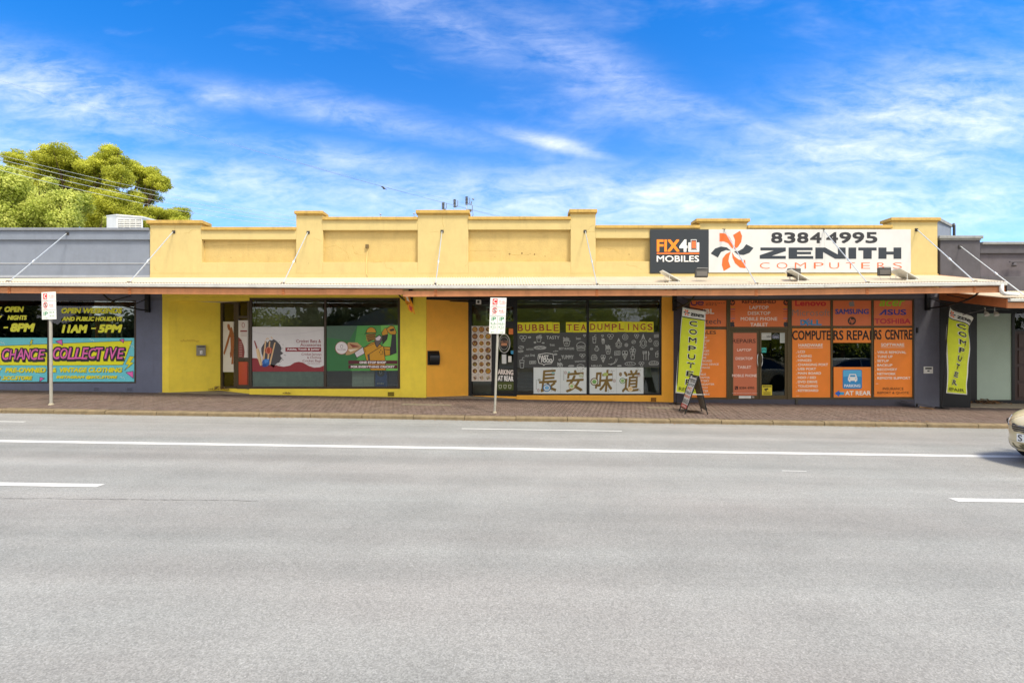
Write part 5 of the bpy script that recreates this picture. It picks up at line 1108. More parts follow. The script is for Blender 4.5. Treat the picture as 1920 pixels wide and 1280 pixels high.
P.text('RS', 849, 466, 914, 552, '1c1412', 2, bold=.018); P.text('CENTRE', 945, 464, 1186, 552, '1c1412', 2, bold=.018); P.text('SOFTWARE', 910, 585, 1116, 612, 'f6ece2', 2, bold=.018); P.rect(910, 620, 1117, 623, 'f6ece2', 2)
for i, (t, b) in enumerate((('VIRUS REMOVAL', 1133), ('TUNE UP', 1012), ('SETUP', 979), ('BACKUP', 1010), ('RECOVERY', 1052), ('NETWORK', 1039), ('REMOTE SUPPORT', 1170))):
    y = 654 + i * 38.2; P.text(t, 876, y, b, y + 22, 'f6ece2', 2, bold=.022); P.rect(860, y + 17, 864, y + 22, 'f6ece2', 2)
P.rect(862, 942, 885, 945, 'f6ece2', 2); P.text('INSURANCE', 925, 977, 1109, 1000, '43301c', 2, bold=.004); P.text('REPORT & QUOTE', 877, 1014, 1157, 1038, '43301c', 2, bold=.004); P.build()
# notices on the right glass door
P0 = (1220, 520, s_)
n1 = poster('door_notice', 'white opening-hours card at the top left of the right glass door', 'notice', [(986, 492, 1072, 554)], 'c8cac6', *P0, Y=D + .064); P = Print(n1, fp(D + .064), *P0); P.text('250', 1028, 516, 1068, 534, '4a4a48', 2, bold=.03)
for y in (500, 524, 540): P.rect(992, y, 1024 if y == 524 else 1066, y + 3, '8a8c88', 2)
P.build()
n2 = poster('door_notice', 'white text sheet at the top right of the right glass door', 'notice', [(1150, 492, 1209, 582)], 'c6ccca', *P0, Y=D + .064); P = Print(n2, fp(D + .064), *P0)
for i in range(9): P.rect(1158, 500 + i * 8.5, 1200 - (i % 3) * 8, 502.5 + i * 8.5, '8a9490', 2)
P.build()
n3 = poster('open_sign', 'small dark hanging OPEN sign in the right glass door', 'sign', [(1084, 514, 1141, 543)], '3a3a48', *P0, Y=D + .064); P = Print(n3, fp(D + .062), *P0); P.text('OPEN', 1090, 522, 1135, 538, 'b8c0d8', 2, bold=.018); P.line([(1084, 514), (1112, 496), (1141, 514)], 2.5, '8a90a0', 1); P.line([(1084, 543), (1084, 514), (1141, 514), (1141, 543), (1084, 543)], 2, 'a0a8c0', 2); P.build()
n4 = poster('sticker', 'turquoise square sticker beside the door handle', 'sticker', [(986, 624, 1029, 668)], '3fb4ac', *P0, Y=D + .064); P = Print(n4, fp(D + .064), *P0); P.ring(1007, 656, 16, 16, 5, '1c5a58', 2, a0=180, a1=360, n=10); P.build()
n5 = poster('camera_notice', 'yellow security camera notice low on the right glass door', 'notice', [(990, 956, 1079, 1046)], 'dcc83c', *P0, Y=D + .064); P = Print(n5, fp(D + .064), *P0); P.rect(996, 962, 1073, 974, '3a3420', 2); P.text('WARNING', 1000, 964, 1069, 972, 'dcc83c', 3); P.poly([(1008, 990), (1040, 982), (1048, 994), (1016, 1004)], '3a3420', 2); P.rect(1022, 1000, 1030, 1012, '3a3420', 2)
for y in (1018, 1028, 1036): P.rect(1002, y, 1068, y + 4, '5a5020', 2)
P.build()
# ------------------------------------------------------------------ letter boxes and fittings
lb1 = thing('letter_box', 'grey metal letter box marked 2 on the yellow recess wall', 'letter box', tuple(side1(376.5, 666)))
m = MB().slab([side1(368, 666.5), side1(385.5, 666.5), side1(385.5, 647), side1(368, 647)], side1.n * .09); o = m.build('body', mat('8c8880', .45, .08, 12, metal=.3), lb1); bevel(o, .008)
P = Print(lb1, lambda a, b, l: side1(a, b, l + 58)); P.rect(370, 648.5, 383.5, 651, '3a3836', 1, nm='slot'); P.rect(374.5, 657, 379, 663.5, 'f0f0ee', 1, nm='number_plate'); P.text('2', 375.7, 658, 378, 662.6, '1a1a1a', 2); P.build()
gf_ = thing('graffiti', 'faint scrubbed pink graffiti smear on the yellow recess wall', 'graffiti', tuple(side1(355, 640)))
P = Print(gf_, side1, rough=.8, k=.95); rr = random.Random(6)
for i in range(9): x = 338 + i * 3.9; P.line([(x, 641 - rr.uniform(0, 3)), (x + 2.5, 637 + rr.uniform(-1, 2)), (x + 3.5, 642 - rr.uniform(0, 2))], 1.1, 'd8b440', 1)
P.build()
lb2 = thing('letter_box', 'black rounded letter box on the orange recess wall', 'letter box', tuple(side2(813, 683)))
n_ = side2.n; c = [side2(803, 683), side2(803, 658)]
prof = []
for k in range(7):
    a = math.pi * k / 6; prof.append((.0 + .11 * math.sin(a)))
rings = []
for px in (804, 822.5):
    rings.append([side2(px, 682.5 - 24.5 * k / 6) + n_ * (.03 + .12 * math.sin(math.pi * min(1, .12 + k / 6 * .88)) ** .6) for k in range(7)] + [side2(px, 658), side2(px, 682.5)])
MB().rings(rings).build('body', mat('15171a', .3, .04), lb2)
MB().slab([side2(801.5, 684), side2(823, 684), side2(823, 657.5), side2(801.5, 657.5)], n_ * .018).build('back_plate', mat('202226', .4), lb2)
ls = thing('letter_slot', 'small white letter slot plate on the grey pier right of the orange panels', 'letter slot', tuple(fp(D)(1741, 700)))
o = MB().pbox(1732.5, 1749.5, 687, 700, D - .02, D - .001).build('plate', mat('d8d8d4', .5, .04), ls); bevel(o, .004); MB().pbox(1735, 1747, 689, 692, D - .024, D - .0205).build('slot', mat('2a2a2a', .5), o); MB().pbox(1739, 1743, 694, 696.5, D - .024, D - .0205).build('emblem', mat('5a5a58', .5), o)
al = thing('alarm_box', 'small white alarm speaker on the black lintel above the food photo window', 'alarm', tuple(fp(D)(897, 571)))
o = MB().pbox(892.5, 902, 562, 570, D - .12, D - .03).build('housing', mat('d4d4d0', .5), al); MB().disc(fp(D - .12)(897, 566), (0, -1, 0), .04, .01, 14).build('speaker_grille', mat('3a3a3a', .6), al)
MB().pbox(895, 899, 557, 562, D - .08, D - .03).build('bracket', BLK, al)
sb = MB().pbox(1719, 1722, 614, 624, D - .03, D - .001).build('sensor_box', BLK); tag(sb, 'tiny black sensor box on the grey pier beside CENTRE', 'sensor')
for a, b in ((1492, 752),): tag(MB().pbox(a, a + 4.5, b - 4, b + 5, D - .03, D + .0).build('tap_cover', mat('4a4640', .7)), 'small dark tap cover low on the wall under the HARDWARE list', 'tap')
pl = thing('metal_plate', 'thin dark metal flap lying on the pavement against the grey pier', 'plate', (X(1708), 14.2, pave_z(X(1708), 14.2)))
x_, y_ = X(1706), 14.25; z_ = pave_z(x_, y_)
MB().slab([(x_ - .36, y_ - .10, z_ + .16), (x_ + .34, y_ - .15, z_ + .03), (x_ + .38, y_ + .1, z_ + .03), (x_ - .36, y_ + .18, z_ + .18)], (0, 0, .012)).build('plate', mat('3c3a38', .6, .1, 8, dirt=.3), pl)
MB().box(x_ + .0, x_ + .03, y_, y_ + .03, z_ - .01, z_ + .09).build('prop', dkm, pl)
# ------------------------------------------------------------------ banners, folding board, parking signs
BLKM = mat('1c1c1f', .5, .05, 8)
def green_flag(lab, corners, Y, pole, wave, inset=.0):
    """corners tl,tr,br,bl in photo pixels at distance Y"""
    TL, TR, BR_, BL = [fp(Y)(a, b) for a, b in corners]
    r = thing('flag_banner', lab, 'banner', (TL.x, Y, pave_z(TL.x, Y)), 'lime green banners on poles in front of the computer shop')
    def f(a, b, l=0):
        p = (TL * (1-a) + TR * a) * (1-b) + (BL * (1-a) + BR_ * a) * b
        dx, dy = wave(a, b); return p + Vector((dx, dy, 0)) + Vector((0, -.0045 * l, 0))
    nx, ny = 16, 60
    def grid(b0, b1, l, a0=0.0, a1=1.0):
        m = MB()
        for j in range(ny + 1):
            for i in range(nx + 1): m.v.append(tuple(f(a0 + (a1 - a0) * i / nx, b0 + (b1 - b0) * j / ny, l)))
        for j in range(ny):
            for i in range(nx): q = j * (nx + 1) + i; m.f.append((q, q + 1, q + nx + 2, q + nx + 1))
        return m
    o = grid(0, 1, 0).build('cloth', mat('e4e6e0', .7, .04, 8), r, smooth=True); so_ = o.modifiers.new('thick', 'SOLIDIFY'); so_.thickness = .003; so_.offset = 1 if False else -1
    grid(.115, .985, 1.5, .035, .965).build('green_field', mat('cfda30', .65, .06, 5, k=.95), r, smooth=True)
    # black line under the heading and stitched edges
    P = Print(r, lambda a, b, l: f(a, b, l), rough=.7)
    for i in range(8): P.rect(i / 8, .104, (i + 1) / 8, .114, '1a1a1a', 3)
    logo(P, .06, .018, .36, .088, 3)
    zenith(P, .40, .045, .93, .082, '1c1c1c', 3)
    for i, ch in enumerate('COMPUTER'):
        y0 = .135 + i * .0985; P.text(ch, .345, y0 - .002, .665, y0 + .068, 'f2f4ea', 3, bold=.06, nm='letter_outline'); P.text(ch, .36, y0 + .002, .65, y0 + .064, '22241f', 4, bold=.035)
    P.text('REPAIR', .12, .925, .88, .965, '22241f', 4); P.build()
    q = MB(); x0 = X(pole[0], Y); z0 = pave_z(x0, Y); top = TL + Vector((-.04, 0, .03)); q.tube([(x0, Y + .02, z0), tuple(top)], [.016, .012], 8); q.build('pole', BLKM, r)
    MB().tube([tuple(top), tuple(f(.5, 0) + Vector((0, .0, .03))), tuple(f(1, 0) + Vector((.02, 0, .02)))], .018, 6).build('top_arm', BLKM, r)
    MB().tube([tuple(f(0, 1) + Vector((-.02, 0, 0))), tuple(f(1, 1))], .008, 5).build('bottom_rod', BLKM, r)
    MB().box(x0 - .2, x0 + .2, Y - .02, Y + .04, z0, z0 + .02).box(x0 - .03, x0 + .03, Y - .2, Y + .22, z0 + .021, z0 + .04).build('foot', BLKM, r)
green_flag('tall lime banner lettered downward standing left of the folding board', [(1280, 575.5), (1321.5, 584), (1307, 740), (1266.5, 736.5)], 13.9, (1268, 765),
           lambda a, b: ((.07 * math.sin(b * 3.1) * a), .05 * math.sin(a * 5 + b * 3)))
green_flag('lime banner curling at its top corner in front of the black pier at right', [(1782, 576), (1826, 597), (1810, 740), (1771, 737)], 13.95, (1767, 765),
           lambda a, b: (-.085 * a * math.exp(-((b - .12) / .12) ** 2) * 1.2 + a * .06 * math.exp(-((b - .42) / .16) ** 2) - a * .035 * math.exp(-((b - .86) / .1) ** 2), .09 * math.sin(a * 6 + b * 5) * (1 - b * .4)))
# folding board seen almost edge on
fb = thing('sandwich_board', 'black framed folding sandwich board standing side-on on the pavement', 'sandwich board', (4.66, 12.3, pave_z(4.66, 12.3)))
xN = lambda px, y: X(px, y)
yn, yf = 12.02, 12.62
zg = lambda x, y: pave_z(x, y)
xt = 4.67; zt = zg(4.67, 12.3) + .95
Lb = [(4.33, yn, zg(4.33, yn)), (4.40, yf, zg(4.40, yf))]; Lt = [(xt - .01, yn + .0, zt), (xt + .03, yf, zt)]
Rb = [(4.90, yn, zg(4.9, yn)), (4.99, yf, zg(4.99, yf))]; Rt = [(xt + .01, yn, zt), (xt + .05, yf, zt)]
def aside(b, t_, nm, col, sgn):
    b = [Vector(q) for q in b]; t_ = [Vector(q) for q in t_]
    lo = [b[i] + (t_[i] - b[i]) * .12 for i in (0, 1)]
    o = MB().tube([b[0], t_[0]], .014, 6).tube([b[1], t_[1]], .014, 6).tube([t_[0], t_[1]], .014, 6).tube([lo[0], lo[1]], .014, 6).build('frame', BLKM, fb)
    MB().slab([lo[0] + Vector((0, .015, 0)), lo[1] + Vector((0, -.015, 0)), t_[1] + Vector((0, -.015, 0)), t_[0] + Vector((0, .015, 0))], (.012 * sgn, 0, .004)).build('board', mat(col, .5, .05, 8), o)
    return lo, t_, o
lo, tt, o = aside(Lb, Lt, 'l', 'e6e4e0', 1)
aside(Rb, Rt, 'r', '6a6862', -1)
def bf(a, b, l=0):
    p = (tt[1] * (1-a) + tt[0] * a) * (1-b) + (lo[1] * (1-a) + lo[0] * a) * b; return p + Vector((-.003 - .0022 * l, 0, .001 * l))
P = Print(fb, bf, rough=.5); zenith(P, .3, .02, .95, .06, '22242a')
P.text('REPAIR', .15, .10, .9, .155, '22242a', bold=.03); P.text('CENTRE', .2, .165, .9, .21, '22242a', bold=.02)
P.text('LAPTOP', .1, .25, .9, .32, '4a6a70', bold=.02); P.text('PC', .2, .36, .8, .45, 'e0663a', bold=.03); P.text('TABLET', .1, .48, .9, .56, '4a4c50', bold=.02); P.text('PHONE', .1, .6, .9, .68, 'e0763a', bold=.03)
P.text('SALES', .1, .72, .9, .78, '22242a', bold=.02); P.text('REPAIR', .1, .79, .9, .85, '22242a', bold=.02); P.rect(0, .88, 1, 1, 'c8402c', 1.5); P.text('OPEN', .15, .91, .85, .97, 'f2f0ee', 3, bold=.02); P.build()
MB().box(4.50, 4.83, yn - .01, yn + .002, zt - .46, zt - .445).build('stay', mat('b8bcbc', .4), fb)
# parking signs
PS = mat('e2e5e3', .45, .04, 6, dirt=.08, k=.97); POLE = mat('a9a8a0', .55, .1, 14, dirt=.4, k=.9)
def parking(lab, Y, base, join, tl, tr, br, bl, rows, pw):
    b = fp(Y)(*base); b.z = pave_z(b.x, Y) - .02; j = fp(Y)(*join); r = thing('parking_sign', lab, 'parking sign', tuple(b), 'parking restriction signs on poles along the kerb')
    topc = fp(Y)((tl[0] + tr[0]) / 2, (tl[1] + tr[1]) / 2 + 1)
    d = (j - b); top = b + d * ((topc.z - b.z) / d.z)
    MB().tube([b, top], pw, 12).build('pole', POLE, r, smooth=False)
    MB().tube([b + Vector((0, 0, .015)), b + Vector((0, 0, .06))], [pw * 1.9, pw * 1.25], 12).build('base_collar', mat('a09a88', .7, .1, 10, dirt=.4), r)
    for f_ in (.2, .8):
        c = top + (j - top) * f_; MB().box(c.x - .05, c.x + .05, Y - pw - .012, Y + pw + .01, c.z - .012, c.z + .012).build('clamp', zinc, r)
    C = [fp(Y - pw - .016)(a, q) for a, q in (tl, tr, br, bl)]
    o = MB().slab([C[3], C[2], C[1], C[0]], (0, .003, 0)).build('sign_plate', PS, r); bevel(o, .001, 1)
    f = qp(*C); P = Print(r, lambda a, q, l: f(a, q, l), rough=.45); rows(P); P.build()
    return r
RED, GRN = 'cf2a30', '1f8a5c'
def arrow(P, x0, x1, y, h, l=2, both=False, asp=1.0):
    P.rect(min(x0, x1) + .02, y - .004, max(x0, x1) - .02, y + .004, h, l); s_g = 1 if x1 > x0 else -1
    P.poly([(x1, y), (x1 - s_g * .07, y - .012), (x1 - s_g * .07, y + .012)], h, l)
    if both: P.poly([(x0, y), (x0 + s_g * .07, y - .012), (x0 + s_g * .07, y + .012)], h, l)
def rows_main(P):
    P.rect(.15, .03, .45, .185, RED, 2); P.text('C', .20, .05, .40, .165, 'f2f2f2', 3, bold=.02); arrow(P, .13, .45, .22, RED, both=True)
    P.text('7-10', .56, .085, .88, .145, RED, 2); P.text('am', .90, .125, .97, .145, RED, 2); P.rect(.6, .165, .92, .172, RED, 2)
    P.rect(.03, .262, .97, .268, '3a3c3c', 2)
    P.ring(.30, .35, .15, .068, .022, RED, 2, 20); P.text('S', .22, .31, .38, .39, '2c2c2c', 3, bold=.01); P.line([(.20, .31), (.40, .39)], .018, RED, 3.5); arrow(P, .45, .13, .46, RED)
    P.text('4-6', .56, .33, .82, .39, RED, 2); P.text('pm', .86, .37, .95, .395, RED, 2); P.rect(.6, .41, .92, .417, RED, 2)
    P.rect(.03, .505, .97, .511, '3a3c3c', 2); P.rect(.495, .515, .505, .98, '3a3c3c', 2)
    for k, (a, d_) in enumerate(((.0, -1), (.5, 1))):
        P.text('1', a + .13, .535, a + .17, .64, GRN, 2, bold=.02); P.text('P', a + .21, .535, a + .40, .64, GRN, 2, bold=.02)
        P.text('9-4' if k == 0 else '10-5', a + .07, .69, a + .36, .74, GRN, 2); P.text('pm', a + .38, .72, a + .46, .745, GRN, 2); P.rect(a + .14, .76, a + .34, .766, GRN, 2)
        P.text('9-12', a + .08, .79, a + .4, .84, GRN, 2); P.rect(a + .16, .86, a + .32, .866, GRN, 2); arrow(P, a + (.36 if d_ < 0 else .14), a + (.1 if d_ < 0 else .4), .96, GRN)
def rows_left(P):
    P.rect(.13, .05, .40, .25, RED, 2); P.text('C', .19, .075, .36, .225, 'f2f2f2', 3, bold=.02); arrow(P, .12, .42, .30, RED, both=True)
    P.text('7-10', .5, .12, .82, .19, 'd0606a', 2); P.text('am', .85, .165, .92, .19, 'd0606a', 2); P.rect(.56, .22, .84, .228, 'd0606a', 2); P.rect(.03, .325, .97, .331, '3a3c3c', 2)
    P.ring(.27, .47, .13, .095, .03, RED, 2, 20); P.text('S', .21, .415, .34, .525, '2c2c2c', 3, bold=.01); P.line([(.18, .41), (.36, .53)], .02, RED, 3.5); arrow(P, .12, .42, .625, RED)
    P.text('4-6', .52, .45, .78, .51, 'd0606a', 2); P.rect(.56, .54, .84, .548, 'd0606a', 2); P.rect(.03, .66, .97, .666, '3a3c3c', 2)
    P.text('1', .13, .72, .18, .86, GRN, 2, bold=.02); P.text('P', .23, .72, .42, .86, GRN, 2, bold=.02); P.text('10-4', .5, .715, .86, .77, GRN, 2); P.text('9-12', .55, .85, .86, .90, GRN, 2); arrow(P, .13, .4, .955, GRN)
parking('white parking sign with C, S and 1P panels on the leftmost kerbside pole', 11.9, (96, 761), (95, 600), (77.5, 548), (104.5, 546.5), (105.8, 598.3), (78.6, 599), rows_left, .034)
parking('taller parking sign with two 1P panels on the leaning pole by the dumpling shop', 11.75, (927.5, 776), (933, 626), (919.5, 558), (949.8, 558.3), (946.8, 625.8), (916.8, 625.4), rows_main, .029)
# ------------------------------------------------------------------ rooftop and sky objects
ac = thing('roof_cooler', 'white louvred evaporative cooler box on the roof behind the grey parapet', 'air conditioner', (X(234, 18), 18, Z(440, 18)))
YA = 18.0; ACM = mat('dfe2e2', .5, .05, 5, dirt=.1)
MB().slab([fp(YA)(219, 440), fp(YA)(266, 440), fp(YA)(266, 408), fp(YA)(219, 404)], (0, .05, 0)).build('front', ACM, ac)
MB().slab([fp(YA)(218.8, 440), fp(YA)(218.8, 404), fp(YA + .5)(200, 407.5), fp(YA + .5)(200, 441)], (.02, .05, 0)).build('side', ACM, ac)
MB().slab([fp(YA - .03)(218, 404), fp(YA - .03)(267, 408), Vector((X(266, YA), YA + .8, Z(405, YA))), fp(YA + .55)(199, 406.5)], (0, 0, .05)).build('lid', ACM, ac)
MB().pbox(221, 264.5, 412, 426.5, YA - .006, YA - .001).build('louvre_back', mat('6c7074', .7, 0), ac)
for i in range(7): MB().slab([fp(YA - .007)(221.5, 414 + i * 3.2), fp(YA - .007)(264, 414.4 + i * 3.2), fp(YA - .03)(264, 415.9 + i * 3.2), fp(YA - .03)(221.5, 415.6 + i * 3.2)], (0, .004, .003)).build('louvre', ACM, ac)
for px in (232, 243, 254): MB().pbox(px, px + .7, 411, 440, YA - .045, YA - .03).build('louvre_divider', ACM, ac)
# trees
def leaf_mat(name, c1, c2, tr):
    m = bpy.data.materials.new(name); m.use_nodes = True; t = m.node_tree; n = t.nodes; b = n['Principled BSDF']
    g = n.new('ShaderNodeNewGeometry'); cr = n.new('ShaderNodeMix'); cr.data_type = 'RGBA'; cr.inputs[6].default_value = c1 + (1,); cr.inputs[7].default_value = c2 + (1,)
    nn = n.new('ShaderNodeTexNoise'); nn.inputs['Scale'].default_value = .9; nn.inputs['Detail'].default_value = 3; t.links.new(g.outputs['Position'], nn.inputs['Vector'])
    a = n.new('ShaderNodeMath'); a.operation = 'MULTIPLY_ADD'; t.links.new(g.outputs['Random Per Island'], a.inputs[0]); a.inputs[1].default_value = .55; 
    s = n.new('ShaderNodeMapRange'); s.inputs[1].default_value = .35; s.inputs[2].default_value = .65; s.inputs[3].default_value = 0; s.inputs[4].default_value = .5; t.links.new(nn.outputs['Fac'], s.inputs[0]); t.links.new(s.outputs[0], a.inputs[2])
    t.links.new(a.outputs[0], cr.inputs[0]); t.links.new(cr.outputs[2], b.inputs['Base Color']); b.inputs['Roughness'].default_value = .6; b.inputs['Specular IOR Level'].default_value = .2
    td = n.new('ShaderNodeBsdfTranslucent'); t.links.new(cr.outputs[2], td.inputs[0]); mx = n.new('ShaderNodeMixShader'); mx.inputs[0].default_value = tr
    t.links.new(b.outputs[0], mx.inputs[1]); t.links.new(td.outputs[0], mx.inputs[2]); t.links.new(mx.outputs[0], n['Material Output'].inputs[0]); return m
LM1 = leaf_mat('dark_leaves', (.26, .30, .03), (.80, .80, .12), .5); LM2 = leaf_mat('pale_leaves', (.30, .38, .04), (.78, .80, .22), .45)
BARK = mat('5c4a38', .95, .25, 5, .3)
def tree(lab, Yt, clumps, base, lm, leafs, size, seed, droop=0.0, flat=.62):
    rr = random.Random(seed); r = thing('garden_tree', lab, 'tree', (X(base, Yt), Yt, -.3))
    m = MB(); V_, F_ = m.v, m.f; centres = []
    for px, py, rp_ in clumps:
        c = fp(Yt)(px, py); c.y += rr.uniform(-1.8, 1.8); rad = rp_ * Yt / F * 1.15; centres.append((c, rad))
        nsub = max(9, int(rad * 18))
        for s in range(nsub):
            d = Vector((rr.gauss(0, 1), rr.gauss(0, 1), rr.gauss(0, 1))).normalized(); q = c + Vector((d.x, d.y, d.z * .8)) * rad * rr.uniform(.45, .88); sr = rad * rr.uniform(.30, .5) + .1
            for k in range(int(leafs * sr * sr * 17) + 30):
                e = Vector((rr.gauss(0, 1), rr.gauss(0, 1), rr.gauss(0, 1))).normalized(); rr_2 = rr.uniform(.55, 1.08)
                p = q + Vector((e.x, e.y, e.z * flat)) * sr * rr_2
                if droop: p.z -= droop * rr.random() * sr
                a = Vector((rr.uniform(-1, 1), rr.uniform(-1, 1), rr.uniform(-1, 1) - droop)).normalized() * size * rr.uniform(.6, 1.5)
                b = a.cross(e + Vector((.01, .2, .1))).normalized() * size * rr.uniform(.28, .5)
                i = len(V_); V_.append((p.x, p.y, p.z)); V_.append((p.x + a.x * .5 + b.x, p.y + a.y * .5 + b.y, p.z + a.z * .5 + b.z)); V_.append((p.x + a.x, p.y + a.y, p.z + a.z)); V_.append((p.x + a.x * .5 - b.x, p.y + a.y * .5 - b.y, p.z + a.z * .5 - b.z)); F_.append((i, i+1, i+2, i+3))
    o = m.build('crown', lm, r, fix=False)
    bz = Vector((X(base, Yt), Yt, -.5)); fork = bz + Vector((.2, 0, 3.2)); t_ = MB().tube([bz, bz + Vector((.05, 0, 1.6)), fork], [.38, .3, .26], 10)
    for c, rad in centres:
        mid = fork.lerp(c, .5) + Vector((rr.uniform(-.3, .3), rr.uniform(-.3, .3), rr.uniform(0, .4))); t_.tube([fork, mid, c], [.13, .07, .025], 6)
        for k in range(3):
            e = c + Vector((rr.uniform(-1, 1), rr.uniform(-1, 1), rr.uniform(-.4, .9))) * rad; t_.tube([mid.lerp(c, .6), e], [.035, .01], 4)
    t_.build('trunk', BARK, r, fix=False); return r
pine = [(70,297,17),(50,306,12),(92,312,20),(110,322,30),(150,293,26),(132,308,24),(178,283,17),(205,297,22),(238,288,20),(252,302,24),(272,314,20),(290,326,17),(262,332,22),(240,322,16),(165,320,28),(180,345,28),(150,345,36),(110,370,36),(205,356,22),(190,382,32),(235,372,26),(262,385,30),(296,395,28),(326,402,20),(350,402,15),(360,408,10),(312,376,16),(225,402,34),(285,412,28),(333,412,22),(160,405,30),(40,318,14),(30,330,12),(262,365,18),(210,335,14),(100,345,34),(140,330,30),(212,318,24),(70,330,22),(190,318,28),(60,345,24),(250,345,18),(120,300,18)]
pine = [(a, b + 16, c_ * .95) for a, b, c_ in pine]
tree('large dense olive green tree rising behind the roofs at far left', 33, pine, 170, LM1, 130, .09, 1)
feath = [(18,352,22),(48,338,24),(66,352,28),(88,372,30),(38,388,34),(8,395,30),(126,398,30),(150,382,20),(92,412,34),(160,418,24),(-14,372,30),(60,416,30),(18,422,30),(118,362,16),(178,410,14),(-40,400,30),(105,345,12)]
tree('feathery pale lime tree in front of the denser one, cut by the left edge', 27, feath, 40, LM2, 80, .11, 2, droop=.8, flat=.9)
# overhead wires
WM = mat('5a6068', .5, 0, 1); WL = mat('b8c4cc', .4, 0, 1)
def wire(lab, pts, Y0, Y1, r_, mt=WM, sag=.25):
    (a, b), (c, d) = pts; p, q = fp(Y0)(a, b), fp(Y1)(c, d); P_ = [p.lerp(q, i / 24) - Vector((0, 0, sag * 4 * (i / 24) * (1 - i / 24))) for i in range(25)]
    o = MB().tube(P_, r_, 4, cap=False).build('power_line', mt); tag(o, lab, 'power line')
wire('topmost of the four power lines crossing the trees at left', [(-60, 276), (590, 412)], 22, 30, .007, WL)
wire('second power line from the top crossing the trees at left', [(-60, 284), (580, 418)], 22, 30, .009, WL)
wire('third power line from the top crossing the trees at left', [(-60, 293), (590, 424)], 22, 30, .010, WL, .35)
wire('lowest of the four power lines crossing the trees at left', [(-60, 303), (575, 428)], 22, 30, .009, WL, .4)
wire('thin high wire running down behind the three insulators', [(-60, 134), (985, 408)], 24, 30, .0055, mat('8ca4bc', .5, 0, 1))
wire('thin wire carrying the small bird above the yellow parapet', [(430, 268), (965, 412)], 27, 30, .007, mat('7c90a4', .5, 0, 1), .15)
wire('middle thin wire between the bird wire and the highest one', [(560, 305), (1050, 435)], 28, 29, .007, mat('7c90a4', .5, 0, 1), .1)
# insulators standing on the pole behind the parapet
pole = thing('power_pole', 'timber power pole with crossarm hidden behind the parapet below the insulators', 'power pole', (X(860, 29.4), 29.4, -.5))
yp = 29.4
MB().tube([(X(868, yp), yp + .15, -.6), (X(868, yp), yp + .15, Z(404, yp))], [.17, .12], 12).build('post', mat('6a5c4c', .9, .2, 6), pole)
MB().slab([fp(yp)(826, 400), fp(yp)(884, 392), fp(yp)(884, 396), fp(yp)(826, 404)], (0, .12, 0)).build('crossarm', mat('6a5c4c', .9, .2, 6), pole)
INS = mat('6c6e72', .35, .1, 10)
for k, (px, top, bot) in enumerate(((831, 379.5, 400), (852.5, 374.5, 397), (875, 369.5, 393))):
    lab = ['leftmost and lowest of the three ribbed insulators above the parapet', 'middle one of the three ribbed insulators above the parapet', 'rightmost and tallest of the three ribbed insulators above the parapet'][k]
    o = thing('insulator', lab, 'insulator', tuple(fp(yp)(px, bot)), 'insulators standing above the parapet')
    a, b = fp(yp)(px, bot), fp(yp)(px, top); pts, rs = [], []
    for i in range(22):
        pts.append(a.lerp(b, .38 + .62 * i / 21)); rs.append(.10 if i % 4 in (1, 2) else .045)
    MB().tube(pts, rs, 10).build('ribbed_body', INS, o); MB().tube([a, a.lerp(b, .4)], .03, 8).build('stem', zinc, o)
    q = b + Vector((.19, 0, -.05)); MB().tube([q, q + Vector((0, 0, -.28)), q + Vector((-.05, 0, -.38)), b + Vector((.03, 0, -.45))], .022, 6).build('clip', INS, o)
hk = MB().tube([fp(yp)(880, 384), fp(yp)(883, 383), fp(yp)(885.5, 385), fp(yp)(886, 395), fp(yp)(887, 402), fp(yp)(885.5, 410)], .022, 6).tube([fp(yp)(883, 383), fp(yp)(884.5, 378)], .03, 6).tube([fp(yp)(885.5, 373), fp(yp)(889, 374)], .045, 6).build('wire_clamp', INS); tag(hk, 'small drop wire hanging beside the tallest insulator', 'wire clamp')
for px, py, lab in ((713, 401, 'tiny wire fitting poking above the parapet left of the pier'), (776, 400, 'tiny wire fitting poking above the parapet beside the wide middle pier')):
    o = MB().tube([fp(20)(px, 412), fp(20)(px, py)], .012, 5).tube([fp(20)(px - 1, py), fp(20)(px + 2, py + 1.5)], .03, 6).tube([fp(20)(px, py + 5), fp(20)(px + 4, py + 6)], .015, 5).build('wire_fitting', mat('9aa0a4', .5)); tag(o, lab, 'fitting')
bird = thing('small_bird', 'small dark bird perched on the thin wire above the yellow parapet', 'bird', tuple(fp(28.3)(719, 355)))
c = fp(28.3)(719, 352.5); B = lambda a, b: c + Vector((a, 0, b))
MB().tube([B(-.15, .075), B(-.12, .08), B(-.075, .075), B(-.05, .05), B(0, .0), B(.06, -.045), B(.10, -.06), B(.2, -.085)], [.006, .022, .038, .036, .058, .044, .024, .012], 10).build('body', mat('3c3c40', .8, .1, 30), bird, smooth=True)
MB().tube([B(-.02, -.04), B(-.02, -.09)], .006, 4).tube([B(.02, -.05), B(.02, -.09)], .006, 4).build('legs', dkm, bird)
